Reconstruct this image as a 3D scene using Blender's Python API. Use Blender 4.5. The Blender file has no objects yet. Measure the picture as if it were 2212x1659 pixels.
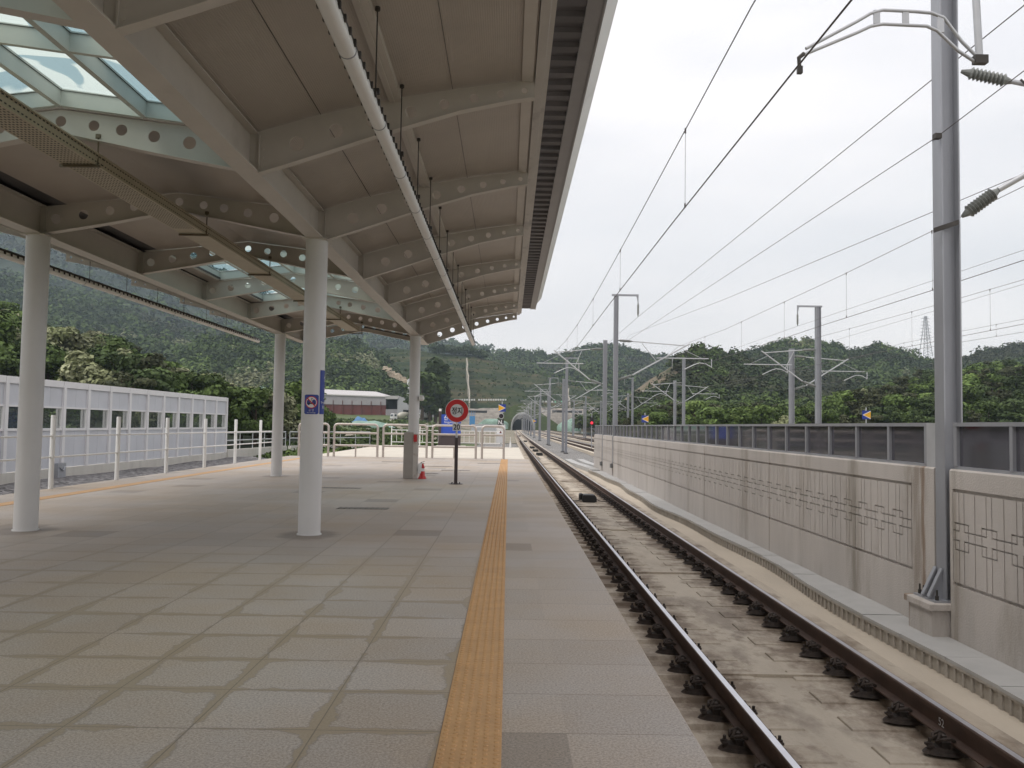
import bpy, math, random
import numpy as np
from mathutils import Vector, Matrix, noise as mn
random.seed(7)
S = bpy.context.scene
COL = S.collection
# ------------------------------------------------------------------ camera
F, CX, CY = 1798.0, 1106.0, 829.5            # photograph measured on a 2212 px wide copy
EYE = 1.5
cam = bpy.data.objects.new('camera', bpy.data.cameras.new('camera'))
COL.objects.link(cam)
cam.data.sensor_width = 36; cam.data.lens = 36*F/2212; cam.data.clip_start = .1; cam.data.clip_end = 9000
R = Matrix.Rotation(-math.radians(.1975), 4, 'Z') @ Matrix.Rotation(math.radians(90+2.885), 4, 'X') @ Matrix.Rotation(.0155, 4, 'Z')
cam.matrix_world = Matrix.Translation((0, 0, EYE)) @ R
S.camera = cam
R3 = R.to_3x3()
def ray(px, py):
    return R3 @ Vector(((px-CX)/F, -(py-CY)/F, -1))
def at(px, py, Y):
    """point of the measured pixel on the plane at distance Y"""
    d = ray(px, py); k = Y/d.y
    return Vector((d.x*k, Y, EYE+d.z*k))
def atX(px, py, X):
    d = ray(px, py); k = X/d.x
    return Vector((X, d.y*k, EYE+d.z*k))
# ------------------------------------------------------------------ world, sun, exposure
W = bpy.data.worlds.new('World'); S.world = W; W.use_nodes = True
wt = W.node_tree; wn = wt.nodes; wl = wt.links
bg = wn['Background']
SUN_EL, SUN_AZ = 56, 244
sky = wn.new('ShaderNodeTexSky'); sky.sky_type = 'NISHITA'; sky.sun_disc = False
sky.sun_elevation = math.radians(SUN_EL); sky.sun_rotation = math.radians(SUN_AZ)
sky.dust_density = 4; sky.air_density = 1.2
tc = wn.new('ShaderNodeTexCoord')
mp = wn.new('ShaderNodeMapping'); mp.inputs['Scale'].default_value = (1.2, 1.2, 4.5)
wl.new(tc.outputs['Generated'], mp.inputs['Vector'])
nz = wn.new('ShaderNodeTexNoise'); nz.inputs['Scale'].default_value = 1.6; nz.inputs['Detail'].default_value = 4; nz.inputs['Roughness'].default_value = .45
wl.new(mp.outputs[0], nz.inputs['Vector'])
rp = wn.new('ShaderNodeValToRGB')
rp.color_ramp.elements[0].position = .35; rp.color_ramp.elements[0].color = (7.55, 7.4, 7.6, 1)
rp.color_ramp.elements[1].position = .65; rp.color_ramp.elements[1].color = (9.5, 9.05, 8.95, 1)
wl.new(nz.outputs['Fac'], rp.inputs[0])
# overcast thins towards the zenith: cloud deck brighter overhead
sp = wn.new('ShaderNodeSeparateXYZ'); wl.new(tc.outputs['Generated'], sp.inputs[0])
mr = wn.new('ShaderNodeMapRange'); mr.inputs[1].default_value = 0; mr.inputs[2].default_value = .45; mr.inputs[3].default_value = .80; mr.inputs[4].default_value = 1.05
wl.new(sp.outputs['Z'], mr.inputs[0])
mu = wn.new('ShaderNodeMixRGB'); mu.blend_type = 'MULTIPLY'; mu.inputs[0].default_value = 1
wl.new(rp.outputs[0], mu.inputs[1]); wl.new(mr.outputs[0], mu.inputs[2])
mx = wn.new('ShaderNodeMixRGB'); mx.inputs[0].default_value = .97
wl.new(sky.outputs[0], mx.inputs[1]); wl.new(mu.outputs[0], mx.inputs[2])
wl.new(mx.outputs[0], bg.inputs['Color']); bg.inputs['Strength'].default_value = .124
sl = bpy.data.lights.new('sun', 'SUN'); sl.energy = 1.5; sl.angle = math.radians(30); sl.color = (1, .96, .9)
sun = bpy.data.objects.new('sun', sl); COL.objects.link(sun)
sun.rotation_euler = (math.radians(90-SUN_EL), 0, math.radians(180-SUN_AZ))
S.view_settings.view_transform = 'Standard'; S.view_settings.look = 'None'
S.view_settings.exposure = .1; S.view_settings.gamma = 1
S.cycles.max_bounces = 6; S.cycles.diffuse_bounces = 4; S.cycles.transparent_max_bounces = 12
S.cycles.caustics_reflective = False; S.cycles.caustics_refractive = False

# ------------------------------------------------------------------ helpers
class MB:
    def __init__(s): s.v = []; s.f = []; s.sm = False
    def add(s, vs, fs):
        n = len(s.v); s.v += [tuple(v) for v in vs]; s.f += [tuple(i+n for i in f) for f in fs]; return s
    def box(s, x0, x1, y0, y1, z0, z1):
        if x0 > x1: x0, x1 = x1, x0
        if y0 > y1: y0, y1 = y1, y0
        if z0 > z1: z0, z1 = z1, z0
        return s.add([(x0,y0,z0),(x1,y0,z0),(x1,y1,z0),(x0,y1,z0),(x0,y0,z1),(x1,y0,z1),(x1,y1,z1),(x0,y1,z1)],
              [(3,2,1,0),(4,5,6,7),(0,1,5,4),(1,2,6,5),(2,3,7,6),(3,0,4,7)])
    def bbox(s, x0, x1, y0, y1, z0, z1, b=.01):
        """box with chamfered top edges"""
        return s.add([(x0,y0,z0),(x1,y0,z0),(x1,y1,z0),(x0,y1,z0),(x0,y0,z1-b),(x1,y0,z1-b),(x1,y1,z1-b),(x0,y1,z1-b),
                      (x0+b,y0+b,z1),(x1-b,y0+b,z1),(x1-b,y1-b,z1),(x0+b,y1-b,z1)],
              [(3,2,1,0),(8,9,10,11),(0,1,5,4),(1,2,6,5),(2,3,7,6),(3,0,4,7),(4,5,9,8),(5,6,10,9),(6,7,11,10),(7,4,8,11)])
    def quad(s, a, b, c, d): return s.add([a,b,c,d], [(0,1,2,3)])
    def tube(s, pts, r, n=8, cap=True):
        pts = [Vector(p) for p in pts]; rs = r if isinstance(r, (list, tuple)) else [r]*len(pts)
        d0 = (pts[1]-pts[0]).normalized()
        a = Vector((0,0,1)) if abs(d0.z) < .9 else Vector((1,0,0))
        u = d0.cross(a).normalized()
        vs = []
        for i, p in enumerate(pts):
            if i == 0: d = d0
            elif i == len(pts)-1: d = (pts[i]-pts[i-1]).normalized()
            else: d = ((pts[i]-pts[i-1]).normalized()+(pts[i+1]-pts[i]).normalized()).normalized()
            u = (u - d*u.dot(d)).normalized(); w = d.cross(u)
            for k in range(n):
                t = 2*math.pi*(k+.5)/n; vs.append(p+(u*math.cos(t)+w*math.sin(t))*rs[i])
        fs = [(i*n+k, i*n+(k+1)%n, (i+1)*n+(k+1)%n, (i+1)*n+k) for i in range(len(pts)-1) for k in range(n)]
        if cap: fs += [tuple(range(n-1,-1,-1)), tuple(range((len(pts)-1)*n, len(pts)*n))]
        return s.add(vs, fs)
    def prism(s, prof, axis, a0, a1):
        """extrude a closed 2-D profile along axis; profile coords are the other two axes in order"""
        def P(u, v, a): return {'x': (a,u,v), 'y': (u,a,v), 'z': (u,v,a)}[axis]
        n = len(prof)
        vs = [P(u,v,a0) for u,v in prof]+[P(u,v,a1) for u,v in prof]
        return s.add(vs, [(k,(k+1)%n,n+(k+1)%n,n+k) for k in range(n)]+[tuple(range(n-1,-1,-1)), tuple(range(n,2*n))])
    def lathe(s, prof, c, n=24, axis='z'):
        """prof: list of (r, h)"""
        vs = []
        for r, h in prof:
            for k in range(n):
                t = 2*math.pi*k/n; a, b = r*math.cos(t), r*math.sin(t)
                vs.append({'z': (c[0]+a, c[1]+b, c[2]+h), 'y': (c[0]+a, c[1]+h, c[2]+b), 'x': (c[0]+h, c[1]+a, c[2]+b)}[axis])
        m = len(prof)
        return s.add(vs, [(i*n+k, i*n+(k+1)%n, (i+1)*n+(k+1)%n, (i+1)*n+k) for i in range(m-1) for k in range(n)]+[tuple(range(n-1,-1,-1)), tuple(range((m-1)*n, m*n))])
    def mesh(s, name, mat=None, smooth=False):
        m = bpy.data.meshes.new(name); m.from_pydata(s.v, [], s.f)
        if mat: m.materials.append(mat)
        if smooth:
            m.shade_smooth()
            try: m.set_sharp_from_angle(angle=math.radians(38))
            except Exception: pass
        m.validate(); m.update(); return m
    def obj(s, name, mat, parent=None, smooth=False, loc=None):
        o = bpy.data.objects.new(name, s.mesh(name, mat, smooth)); COL.objects.link(o)
        if parent: o.parent = parent
        if loc: o.location = loc
        return o
def fixn(o):
    import bmesh
    b = bmesh.new(); b.from_mesh(o.data); bmesh.ops.recalc_face_normals(b, faces=b.faces); b.to_mesh(o.data); b.free(); return o
def tag(o, label, cat, group=None, kind=None):
    o['label'] = label; o['category'] = cat
    if group: o['group'] = group
    if kind: o['kind'] = kind
    return o
def thing(name, label, cat, loc=(0,0,0), rz=0, group=None):
    o = bpy.data.objects.new(name, None); COL.objects.link(o); o.location = loc; o.rotation_euler = (0,0,rz); o.empty_display_size = .2
    return tag(o, label, cat, group)
def struct(o): o['kind'] = 'structure'; return o
def stuff(o, label, cat): o['kind'] = 'stuff'; o['label'] = label; o['category'] = cat; return o
def dup(o, loc=None, rz=None, label=None, parent=None):
    c = o.copy(); COL.objects.link(c)
    if parent: c.parent = parent
    if loc is not None: c.location = loc
    if rz is not None: c.rotation_euler = (0,0,rz)
    if label: c['label'] = label
    for ch in list(o.children): dup(ch, parent=c)
    return c
# ---- materials
MATS = {}
def mat(name, col, rough=.6, metal=0, var=.12, scale=3, bump=0, bscale=60, col2=None, lo=.35, hi=.65, spec=.5, stretch=None, dirt=None):
    m = bpy.data.materials.new(name); m.use_nodes = True; t = m.node_tree; n = t.nodes; l = t.links
    b = n['Principled BSDF']; b.inputs['Roughness'].default_value = rough; b.inputs['Metallic'].default_value = metal
    b.inputs['Specular IOR Level'].default_value = spec
    tc = n.new('ShaderNodeTexCoord'); src = tc.outputs['Object']
    if stretch:
        mp = n.new('ShaderNodeMapping'); mp.inputs['Scale'].default_value = stretch; l.new(src, mp.inputs[0]); ssrc = mp.outputs[0]
    else: ssrc = src
    nz = n.new('ShaderNodeTexNoise'); nz.inputs['Scale'].default_value = scale; nz.inputs['Detail'].default_value = 6; nz.inputs['Roughness'].default_value = .62
    l.new(ssrc, nz.inputs['Vector'])
    r = n.new('ShaderNodeValToRGB'); e = r.color_ramp.elements
    c2 = col2 if col2 else tuple(min(1, c*(1+var)) for c in col); c1 = col if col2 else tuple(c*(1-var) for c in col)
    e[0].position = lo; e[0].color = (*c1, 1); e[1].position = hi; e[1].color = (*c2, 1)
    l.new(nz.outputs['Fac'], r.inputs[0]); out = r.outputs[0]
    if dirt:      # (colour, scale, threshold, amount)
        n2 = n.new('ShaderNodeTexNoise'); n2.inputs['Scale'].default_value = dirt[1]; n2.inputs['Detail'].default_value = 8; n2.inputs['Roughness'].default_value = .7
        l.new(ssrc, n2.inputs['Vector'])
        mr = n.new('ShaderNodeMapRange'); mr.inputs[1].default_value = dirt[2]; mr.inputs[2].default_value = dirt[2]+.15; mr.inputs[4].default_value = dirt[3]
        l.new(n2.outputs['Fac'], mr.inputs[0])
        mx = n.new('ShaderNodeMixRGB'); l.new(mr.outputs[0], mx.inputs[0]); l.new(out, mx.inputs[1]); mx.inputs[2].default_value = (*dirt[0], 1); out = mx.outputs[0]
    l.new(out, b.inputs['Base Color'])
    if bump:
        n3 = n.new('ShaderNodeTexNoise'); n3.inputs['Scale'].default_value = bscale; n3.inputs['Detail'].default_value = 5
        l.new(src, n3.inputs['Vector']); bp = n.new('ShaderNodeBump'); bp.inputs['Strength'].default_value = bump; bp.inputs['Distance'].default_value = .02
        l.new(n3.outputs['Fac'], bp.inputs['Height']); l.new(bp.outputs[0], b.inputs['Normal'])
    MATS[name] = m; return m
def emis(name, col, s):
    m = bpy.data.materials.new(name); m.use_nodes = True; b = m.node_tree.nodes['Principled BSDF']
    b.inputs['Base Color'].default_value = (*col, 1); b.inputs['Emission Color'].default_value = (*col, 1); b.inputs['Emission Strength'].default_value = s; return m
M_steelwhite = mat('white_painted_steel', (.55,.515,.47), .45, 0, .04, 2, .03, 200, dirt=((.30,.27,.24), 1.3, .6, .28))
M_column = mat('white_column_paint', (.66,.655,.65), .38, 0, .03, 2, .02, 150, dirt=((.45,.43,.40), 2.0, .62, .22))
M_ceil = mat('ceiling_panel_paint', (.42,.375,.33), .5, 0, .05, 1.2, dirt=((.30,.27,.24), .9, .55, .3))
M_fascia = mat('grey_fascia_metal', (.30,.30,.31), .4, .3, .06, 2)
M_deck = mat('dark_deck_metal', (.10,.095,.10), .5, .2, .25, 1.5)
M_lip = mat('white_roof_lip', (.80,.80,.80), .4, 0, .03, 2)
M_stain = mat('stained_edge_beam', (.50,.48,.45), .45, 0, .05, 2, dirt=((.20,.19,.19), 1.2, .52, .7), stretch=(1,.6,1))
M_tan = mat('tan_perforated_metal', (.42,.37,.27), .5, .1, .06, 3)
M_black = mat('black_rubber', (.015,.015,.015), .6, 0, .1)
M_darkmetal = mat('dark_rod_metal', (.06,.055,.05), .5, .5, .2)
M_galv = mat('galvanised_steel', (.34,.35,.38), .42, .35, .07, 3, stretch=(1,1,.3), dirt=((.24,.24,.26), 2, .6, .4))
M_galvl = mat('light_galvanised_steel', (.50,.51,.53), .4, .4, .07, 3)
M_stainless = mat('brushed_stainless_tube', (.50,.45,.41), .34, .6, .06, 6)
M_white = mat('white_enamel', (.78,.78,.77), .35, 0, .03)
M_wall = mat('cast_concrete_wall', (.47,.435,.405), .85, 0, .09, 1.4, .35, 45, dirt=((.24,.205,.16), 1.0, .53, .6), stretch=(1,1,.22))
M_slab = mat('track_slab_concrete', (.47,.41,.33), .8, 0, .1, .8, .3, 35, dirt=((.30,.24,.18), .55, .50, .6), stretch=(1.6,.5,1))
M_base = mat('track_bed_concrete', (.52,.455,.37), .85, 0, .08, .7, .3, 35, dirt=((.33,.26,.19), .8, .58, .5), stretch=(1.4,.5,1))
M_block = mat('sleeper_block_concrete', (.47,.41,.33), .8, 0, .1, 2, .3, 50, dirt=((.30,.24,.18), 1.2, .5, .5))
M_duct = mat('duct_concrete', (.40,.37,.33), .85, 0, .1, 3, .35, 50, dirt=((.22,.19,.15), 1.5, .55, .5))
M_cover = mat('duct_cover_concrete', (.41,.405,.395), .8, 0, .06, 2, .25, 60, dirt=((.30,.30,.29), 1.6, .58, .4))
M_railtop = mat('polished_rail_head', (.60,.60,.64), .28, .8, .06, 5)
M_rail = mat('rusty_rail_side', (.078,.044,.031), .7, .1, .2, 4, .2, 80)
M_fast = mat('rusty_fastener_iron', (.050,.037,.030), .75, .2, .35, 12, .4, 120, dirt=((.10,.05,.03), 9, .6, .5))
M_blue = mat('sign_blue', (.012,.035,.26), .35, 0, .03)
M_bblue = mat('station_sign_blue', (.02,.07,.42), .35, 0, .03)
M_red = mat('sign_red', (.50,.016,.018), .35, 0, .03)
M_signgrey = mat('sign_reflective_grey', (.64,.64,.64), .4, 0, .03)
M_yellow = mat('sign_yellow', (.75,.38,.012), .35, 0, .03)
M_brown = mat('brown_painted_steel', (.055,.04,.042), .45, .1, .1)
M_ink = mat('black_ink', (.01,.01,.012), .5, 0, .02)
M_paper = mat('white_print', (.72,.72,.72), .5, 0, .02)
M_cabinet = mat('grey_cabinet_metal', (.36,.335,.305), .4, .3, .06, 3)
M_endslab = mat('pale_platform_concrete', (.60,.55,.47), .8, 0, .06, .6, .2, 40, dirt=((.45,.40,.34), .7, .58, .5))
M_nb = mat('noise_panel_bluegrey', (.52,.53,.57), .45, 0, .04, 1)
M_nbw = mat('noise_barrier_frame_white', (.68,.67,.68), .45, 0, .04, 1)
M_nbc = mat('rust_streaked_concrete', (.50,.48,.44), .85, 0, .07, 1.5, .3, 40, dirt=((.34,.21,.10), 1.3, .62, .5), stretch=(1,1.6,.25))
M_glassclear = None
def glass(name, col, alpha, rough=.03, spec=.6):
    m = bpy.data.materials.new(name); m.use_nodes = True; b = m.node_tree.nodes['Principled BSDF']
    b.inputs['Base Color'].default_value = (*col, 1); b.inputs['Roughness'].default_value = rough; b.inputs['Alpha'].default_value = alpha
    b.inputs['Specular IOR Level'].default_value = spec; return m
M_pane = glass('tinted_railing_pane', (.075,.073,.09), .84, .06, .55)
M_window = glass('barrier_window_pane', (.10,.12,.12), .3, .05)
M_grass = mat('grass', (.075,.105,.028), .9, 0, .2, .25, .6, 3, dirt=((.20,.165,.10), .35, .56, .8))
M_soil = mat('sandy_soil', (.30,.25,.17), .95, 0, .15, .4, .4, 4)
M_shot = mat('shotcrete_wall', (.36,.32,.285), .9, 0, .22, .35, .7, 1.2, dirt=((.20,.175,.15), .3, .5, .6), stretch=(1,1,2.2))
M_port = mat('tunnel_concrete', (.36,.36,.36), .85, 0, .08, .4)
M_dark = mat('tunnel_dark', (.01,.01,.014), .9, 0, .1)  # near-black colour paints the unlit inside of bore and openings
M_bluesteel = mat('blue_site_steel', (.06,.26,.55), .5, 0, .1)
M_tarp = mat('green_tarpaulin', (.22,.33,.27), .7, 0, .2, .8, .8, 2)
M_tarpb = mat('blue_tarpaulin', (.08,.20,.38), .6, 0, .2, .8, .8, 2)
M_roofm = mat('pale_sheet_roof', (.50,.475,.47), .5, 0, .04, .3)
M_grwall = mat('grey_netting_wall', (.33,.31,.33), .8, 0, .06, .4)
M_redwall = mat('dull_red_sheet_wall', (.12,.024,.021), .7, 0, .12, .3)
M_orange = mat('machine_orange', (.55,.22,.03), .5, 0, .1)
M_tyre = mat('tyre_rubber', (.02,.02,.02), .8, 0, .1)
M_glassdk = mat('dark_cab_glass', (.03,.04,.05), .2, 0, .1)

# ballast: stony voronoi
def ballast(name, c1, c2, sc):
    m = bpy.data.materials.new(name); m.use_nodes = True; t = m.node_tree; n = t.nodes; l = t.links; b = n['Principled BSDF']; b.inputs['Roughness'].default_value = .9
    tc = n.new('ShaderNodeTexCoord'); v = n.new('ShaderNodeTexVoronoi'); v.inputs['Scale'].default_value = sc; l.new(tc.outputs['Object'], v.inputs['Vector'])
    r = n.new('ShaderNodeValToRGB'); r.color_ramp.elements[0].color = (*c1, 1); r.color_ramp.elements[1].color = (*c2, 1)
    sx = n.new('ShaderNodeSeparateColor'); l.new(v.outputs['Color'], sx.inputs[0]); l.new(sx.outputs[0], r.inputs[0])
    nz = n.new('ShaderNodeTexNoise'); nz.inputs['Scale'].default_value = .3; nz.inputs['Detail'].default_value = 5; l.new(tc.outputs['Object'], nz.inputs['Vector'])
    mx = n.new('ShaderNodeMixRGB'); mx.blend_type = 'MULTIPLY'; mx.inputs[0].default_value = .5; l.new(r.outputs[0], mx.inputs[1]); l.new(nz.outputs['Fac'], mx.inputs[2])
    l.new(mx.outputs[0], b.inputs['Base Color'])
    bp = n.new('ShaderNodeBump'); bp.inputs['Strength'].default_value = .9; bp.inputs['Distance'].default_value = .05; bp.invert = True; l.new(v.outputs['Distance'], bp.inputs['Height']); l.new(bp.outputs[0], b.inputs['Normal'])
    return m
M_ballast = ballast('ballast_stones', (.13,.125,.12), (.46,.44,.42), 14)

def slab_rust(m, amount=1.0):
    t = m.node_tree; n = t.nodes; l = t.links; b = n['Principled BSDF']; old = b.inputs['Base Color'].links[0].from_socket
    tc = n.new('ShaderNodeTexCoord'); s = n.new('ShaderNodeSeparateXYZ')
    gm = n.new('ShaderNodeNewGeometry'); l.new(gm.outputs['Position'], s.inputs[0])
    def M(op, a, bb):
        k = n.new('ShaderNodeMath'); k.operation = op
        for i, x in enumerate((a, bb)):
            if isinstance(x, (int, float)): k.inputs[i].default_value = x
            else: l.new(x, k.inputs[i])
        return k.outputs[0]
    d = M('ABSOLUTE', M('SUBTRACT', M('ABSOLUTE', M('SUBTRACT', s.outputs['X'], 2.576), 0), .7535), 0)
    def nz_(sc, st, ro=.7):
        mp = n.new('ShaderNodeMapping'); mp.inputs['Scale'].default_value = st; l.new(gm.outputs['Position'], mp.inputs[0]); z = n.new('ShaderNodeTexNoise'); z.inputs['Scale'].default_value = sc; z.inputs['Detail'].default_value = 7; z.inputs['Roughness'].default_value = ro; l.new(mp.outputs[0], z.inputs['Vector']); return z.outputs['Fac']
    f = M('ADD', M('MULTIPLY', d, -.55), M('MULTIPLY', nz_(1.9, (1.3,.9,1)), 1.35))
    r = n.new('ShaderNodeMapRange'); r.inputs[1].default_value = .36; r.inputs[2].default_value = .62; r.inputs[4].default_value = .85*amount; l.new(f, r.inputs[0])
    r2 = n.new('ShaderNodeMapRange'); r2.inputs[1].default_value = .52; r2.inputs[2].default_value = .62; r2.inputs[4].default_value = .5*amount; l.new(nz_(.9, (1.5,.8,1), .62), r2.inputs[0])
    mx = n.new('ShaderNodeMixRGB'); l.new(r.outputs[0], mx.inputs[0]); l.new(old, mx.inputs[1]); mx.inputs[2].default_value = (.135,.092,.06,1)
    m2 = n.new('ShaderNodeMixRGB'); l.new(r2.outputs[0], m2.inputs[0]); l.new(mx.outputs[0], m2.inputs[1]); m2.inputs[2].default_value = (.12,.09,.07,1)
    l.new(m2.outputs[0], b.inputs['Base Color'])
# paving
def paving():
    m = bpy.data.materials.new('granite_paving'); m.use_nodes = True; t = m.node_tree; n = t.nodes; l = t.links; b = n['Principled BSDF']
    tc = n.new('ShaderNodeTexCoord'); s = n.new('ShaderNodeSeparateXYZ'); l.new(tc.outputs['Object'], s.inputs[0])
    def M(op, a, bb=None, c=None):
        k = n.new('ShaderNodeMath'); k.operation = op
        for i, x in enumerate((a, bb, c)):
            if x is None: continue
            if isinstance(x, (int, float)): k.inputs[i].default_value = x
            else: l.new(x, k.inputs[i])
        return k.outputs[0]
    u = M('DIVIDE', M('ADD', s.outputs['X'], .306), .615); v = M('DIVIDE', M('ADD', s.outputs['Y'], .03), .598)
    inside = M('LESS_THAN', s.outputs['X'], -.306)
    fu = M('FRACT', u); fv = M('FRACT', v)
    du = M('MULTIPLY', M('SUBTRACT', .5, M('ABSOLUTE', M('SUBTRACT', fu, .5))), .615)
    du = M('ADD', du, M('MULTIPLY', M('SUBTRACT', 1, inside), 9))       # the edge course has no long joints
    dv = M('MULTIPLY', M('SUBTRACT', .5, M('ABSOLUTE', M('SUBTRACT', fv, .5))), .598)
    d = M('MINIMUM', du, dv)
    cb = n.new('ShaderNodeCombineXYZ'); l.new(M('FLOOR', u), cb.inputs[0]); l.new(M('FLOOR', v), cb.inputs[1])
    wn_ = n.new('ShaderNodeTexWhiteNoise'); wn_.noise_dimensions = '2D'; l.new(cb.outputs[0], wn_.inputs[0])
    def noise(sc, det=6, ro=.6):
        z = n.new('ShaderNodeTexNoise'); z.inputs['Scale'].default_value = sc; z.inputs['Detail'].default_value = det; z.inputs['Roughness'].default_value = ro; l.new(tc.outputs['Object'], z.inputs['Vector']); return z.outputs['Fac']
    grain = noise(75, 3, .85); cloud = noise(.45, 5); edge = noise(5.5, 5, .7); blot = noise(1.3, 5)
    def ramp(x, a, bb):
        k = n.new('ShaderNodeMapRange'); l.new(x, k.inputs[0]); k.inputs[1].default_value = a; k.inputs[2].default_value = bb; return k.outputs[0]
    def mix(f, a, bb, bt='MIX'):
        k = n.new('ShaderNodeMixRGB'); k.blend_type = bt
        for i, x in enumerate((f, a, bb)):
            if isinstance(x, (int, float)): k.inputs[i].default_value = x
            elif isinstance(x, tuple): k.inputs[i].default_value = (*x, 1)
            else: l.new(x, k.inputs[i])
        return k.outputs[0]
    stone = mix(ramp(grain, .28, .72), (.20,.178,.16), (.60,.535,.48))
    stone = mix(ramp(cloud, .4, .62), stone, mix(1, stone, (.97,.885,.765), 'MULTIPLY'))       # sandy dusting
    tint = M('ADD', .93, M('MULTIPLY', wn_.outputs['Value'], .12)); dk = M('LESS_THAN', wn_.outputs['Value'], .03)
    tint = M('SUBTRACT', tint, M('MULTIPLY', dk, .2))
    stone = mix(1, stone, tint, 'MULTIPLY')
    # tan sand washed out of the joints, its rim a little darker
    amp = M('MULTIPLY', ramp(blot, .40, .60), .078)
    wob = M('SUBTRACT', M('MULTIPLY', edge, amp), M('MULTIPLY', d, .62))
    near = M('MULTIPLY', ramp(M('MULTIPLY', s.outputs['Y'], -1), -11, -6.5), inside)
    sand = M('MULTIPLY', ramp(wob, .0, .004), near)
    rim = M('MULTIPLY', M('SUBTRACT', ramp(wob, -.006, .0), ramp(wob, .0, .006)), near)
    col = mix(M('MULTIPLY', sand, .7), stone, (.30,.24,.155)); col = mix(M('MULTIPLY', rim, .45), col, (.17,.15,.13))
    jw = M('ADD', .0015, M('MULTIPLY', edge, .004)); joint = M('LESS_THAN', d, jw)
    col = mix(M('MULTIPLY', joint, .62), col, (.12,.10,.078))
    # water-marked stones around the column feet
    for cy_ in (11.3, 23.4):
        for cx_ in (-6.47, -2.66):
            q1 = M('SUBTRACT', s.outputs['X'], cx_); q2 = M('MULTIPLY', M('SUBTRACT', s.outputs['Y'], cy_-.05), .8)
            dd = M('SQRT', M('ADD', M('MULTIPLY', q1, q1), M('MULTIPLY', q2, q2))); dd = M('ADD', dd, M('MULTIPLY', edge, -.25))
            col = mix(M('MULTIPLY', ramp(M('MULTIPLY', dd, -1), -.32, -.18), .5), col, (.12,.10,.085))
    l.new(col, b.inputs['Base Color']); b.inputs['Roughness'].default_value = .62
    bp = n.new('ShaderNodeBump'); bp.inputs['Strength'].default_value = .3; bp.inputs['Distance'].default_value = .004
    h = M('SUBTRACT', M('MULTIPLY', grain, .4), M('MULTIPLY', joint, 2)); l.new(h, bp.inputs['Height']); l.new(bp.outputs[0], b.inputs['Normal'])
    return m
def wall_stains(m, marks):
    t = m.node_tree; n = t.nodes; l = t.links; b = n['Principled BSDF']; cur = b.inputs['Base Color'].links[0].from_socket
    gm = n.new('ShaderNodeNewGeometry'); s = n.new('ShaderNodeSeparateXYZ'); l.new(gm.outputs['Position'], s.inputs[0])
    mp = n.new('ShaderNodeMapping'); mp.inputs['Scale'].default_value = (1, 5, .8); l.new(gm.outputs['Position'], mp.inputs[0]); z = n.new('ShaderNodeTexNoise'); z.inputs['Scale'].default_value = 2.2; z.inputs['Detail'].default_value = 6; l.new(mp.outputs[0], z.inputs['Vector'])
    for y0, w, col, st in marks:
        a = n.new('ShaderNodeMath'); a.operation = 'SUBTRACT'; l.new(s.outputs['Y'], a.inputs[0]); a.inputs[1].default_value = y0
        c = n.new('ShaderNodeMath'); c.operation = 'ABSOLUTE'; l.new(a.outputs[0], c.inputs[0])
        d = n.new('ShaderNodeMath'); d.operation = 'MULTIPLY_ADD'; l.new(z.outputs['Fac'], d.inputs[0]); d.inputs[1].default_value = -w*1.6; l.new(c.outputs[0], d.inputs[2])
        r = n.new('ShaderNodeMapRange'); r.inputs[1].default_value = -w*.1; r.inputs[2].default_value = -w*.7; r.inputs[4].default_value = st; l.new(d.outputs[0], r.inputs[0])
        k = n.new('ShaderNodeMixRGB'); l.new(r.outputs[0], k.inputs[0]); l.new(cur, k.inputs[1]); k.inputs[2].default_value = (*col, 1); cur = k.outputs[0]
    l.new(cur, b.inputs['Base Color'])
wall_stains(M_wall, [(10.45,.10,(.17,.10,.05),.75),(10.62,.22,(.20,.16,.12),.6),(12.55,.22,(.22,.195,.16),.6),(9.70,.10,(.24,.21,.17),.5),(18.2,.25,(.27,.23,.19),.45),(24.0,.35,(.27,.23,.19),.4),(8.1,.12,(.27,.24,.2),.4)])
slab_rust(M_slab); slab_rust(M_block, .9)
M_pave = paving()
M_tact = mat('ochre_tactile_tile', (.50,.29,.125), .6, 0, .07, 6, .15, 120, dirt=((.36,.21,.10), 1.8, .55, .5))

# ---- text
def text_verts(body, size):
    c = bpy.data.curves.new('txt', 'FONT'); c.body = body; c.size = size; c.align_x = 'CENTER'; c.align_y = 'CENTER'; c.resolution_u = 3
    o = bpy.data.objects.new('txt', c); COL.objects.link(o)
    dg = bpy.context.evaluated_depsgraph_get(); m = bpy.data.meshes.new_from_object(o.evaluated_get(dg))
    vs = [v.co.copy() for v in m.vertices]; fs = [tuple(p.vertices) for p in m.polygons]
    bpy.data.objects.remove(o); bpy.data.curves.remove(c); bpy.data.meshes.remove(m)
    if vs:
        cx = (min(v.x for v in vs)+max(v.x for v in vs))/2; cy = (min(v.y for v in vs)+max(v.y for v in vs))/2
        for v in vs: v.x -= cx; v.y -= cy
    return vs, fs
def text_obj(body, size, mat_, parent, fn, name='lettering', sx=1):
    vs, fs = text_verts(body, size)
    b = MB(); b.add([fn(v.x*sx, v.y) for v in vs], fs); return b.obj(name, mat_, parent)

# ------------------------------------------------------------------ track alignment
RT = -.59                       # rail top
def cv(y): return 3.6*(max(0, y-60)/450)**2
TR = [2.576, 8.95, 13.9, 20.0]
def tx(i, y):
    if i == 1: return 8.95+cv(y)*.3-1.6*max(0, min(1, (y-250)/200))
    return TR[i]+cv(y)
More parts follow.
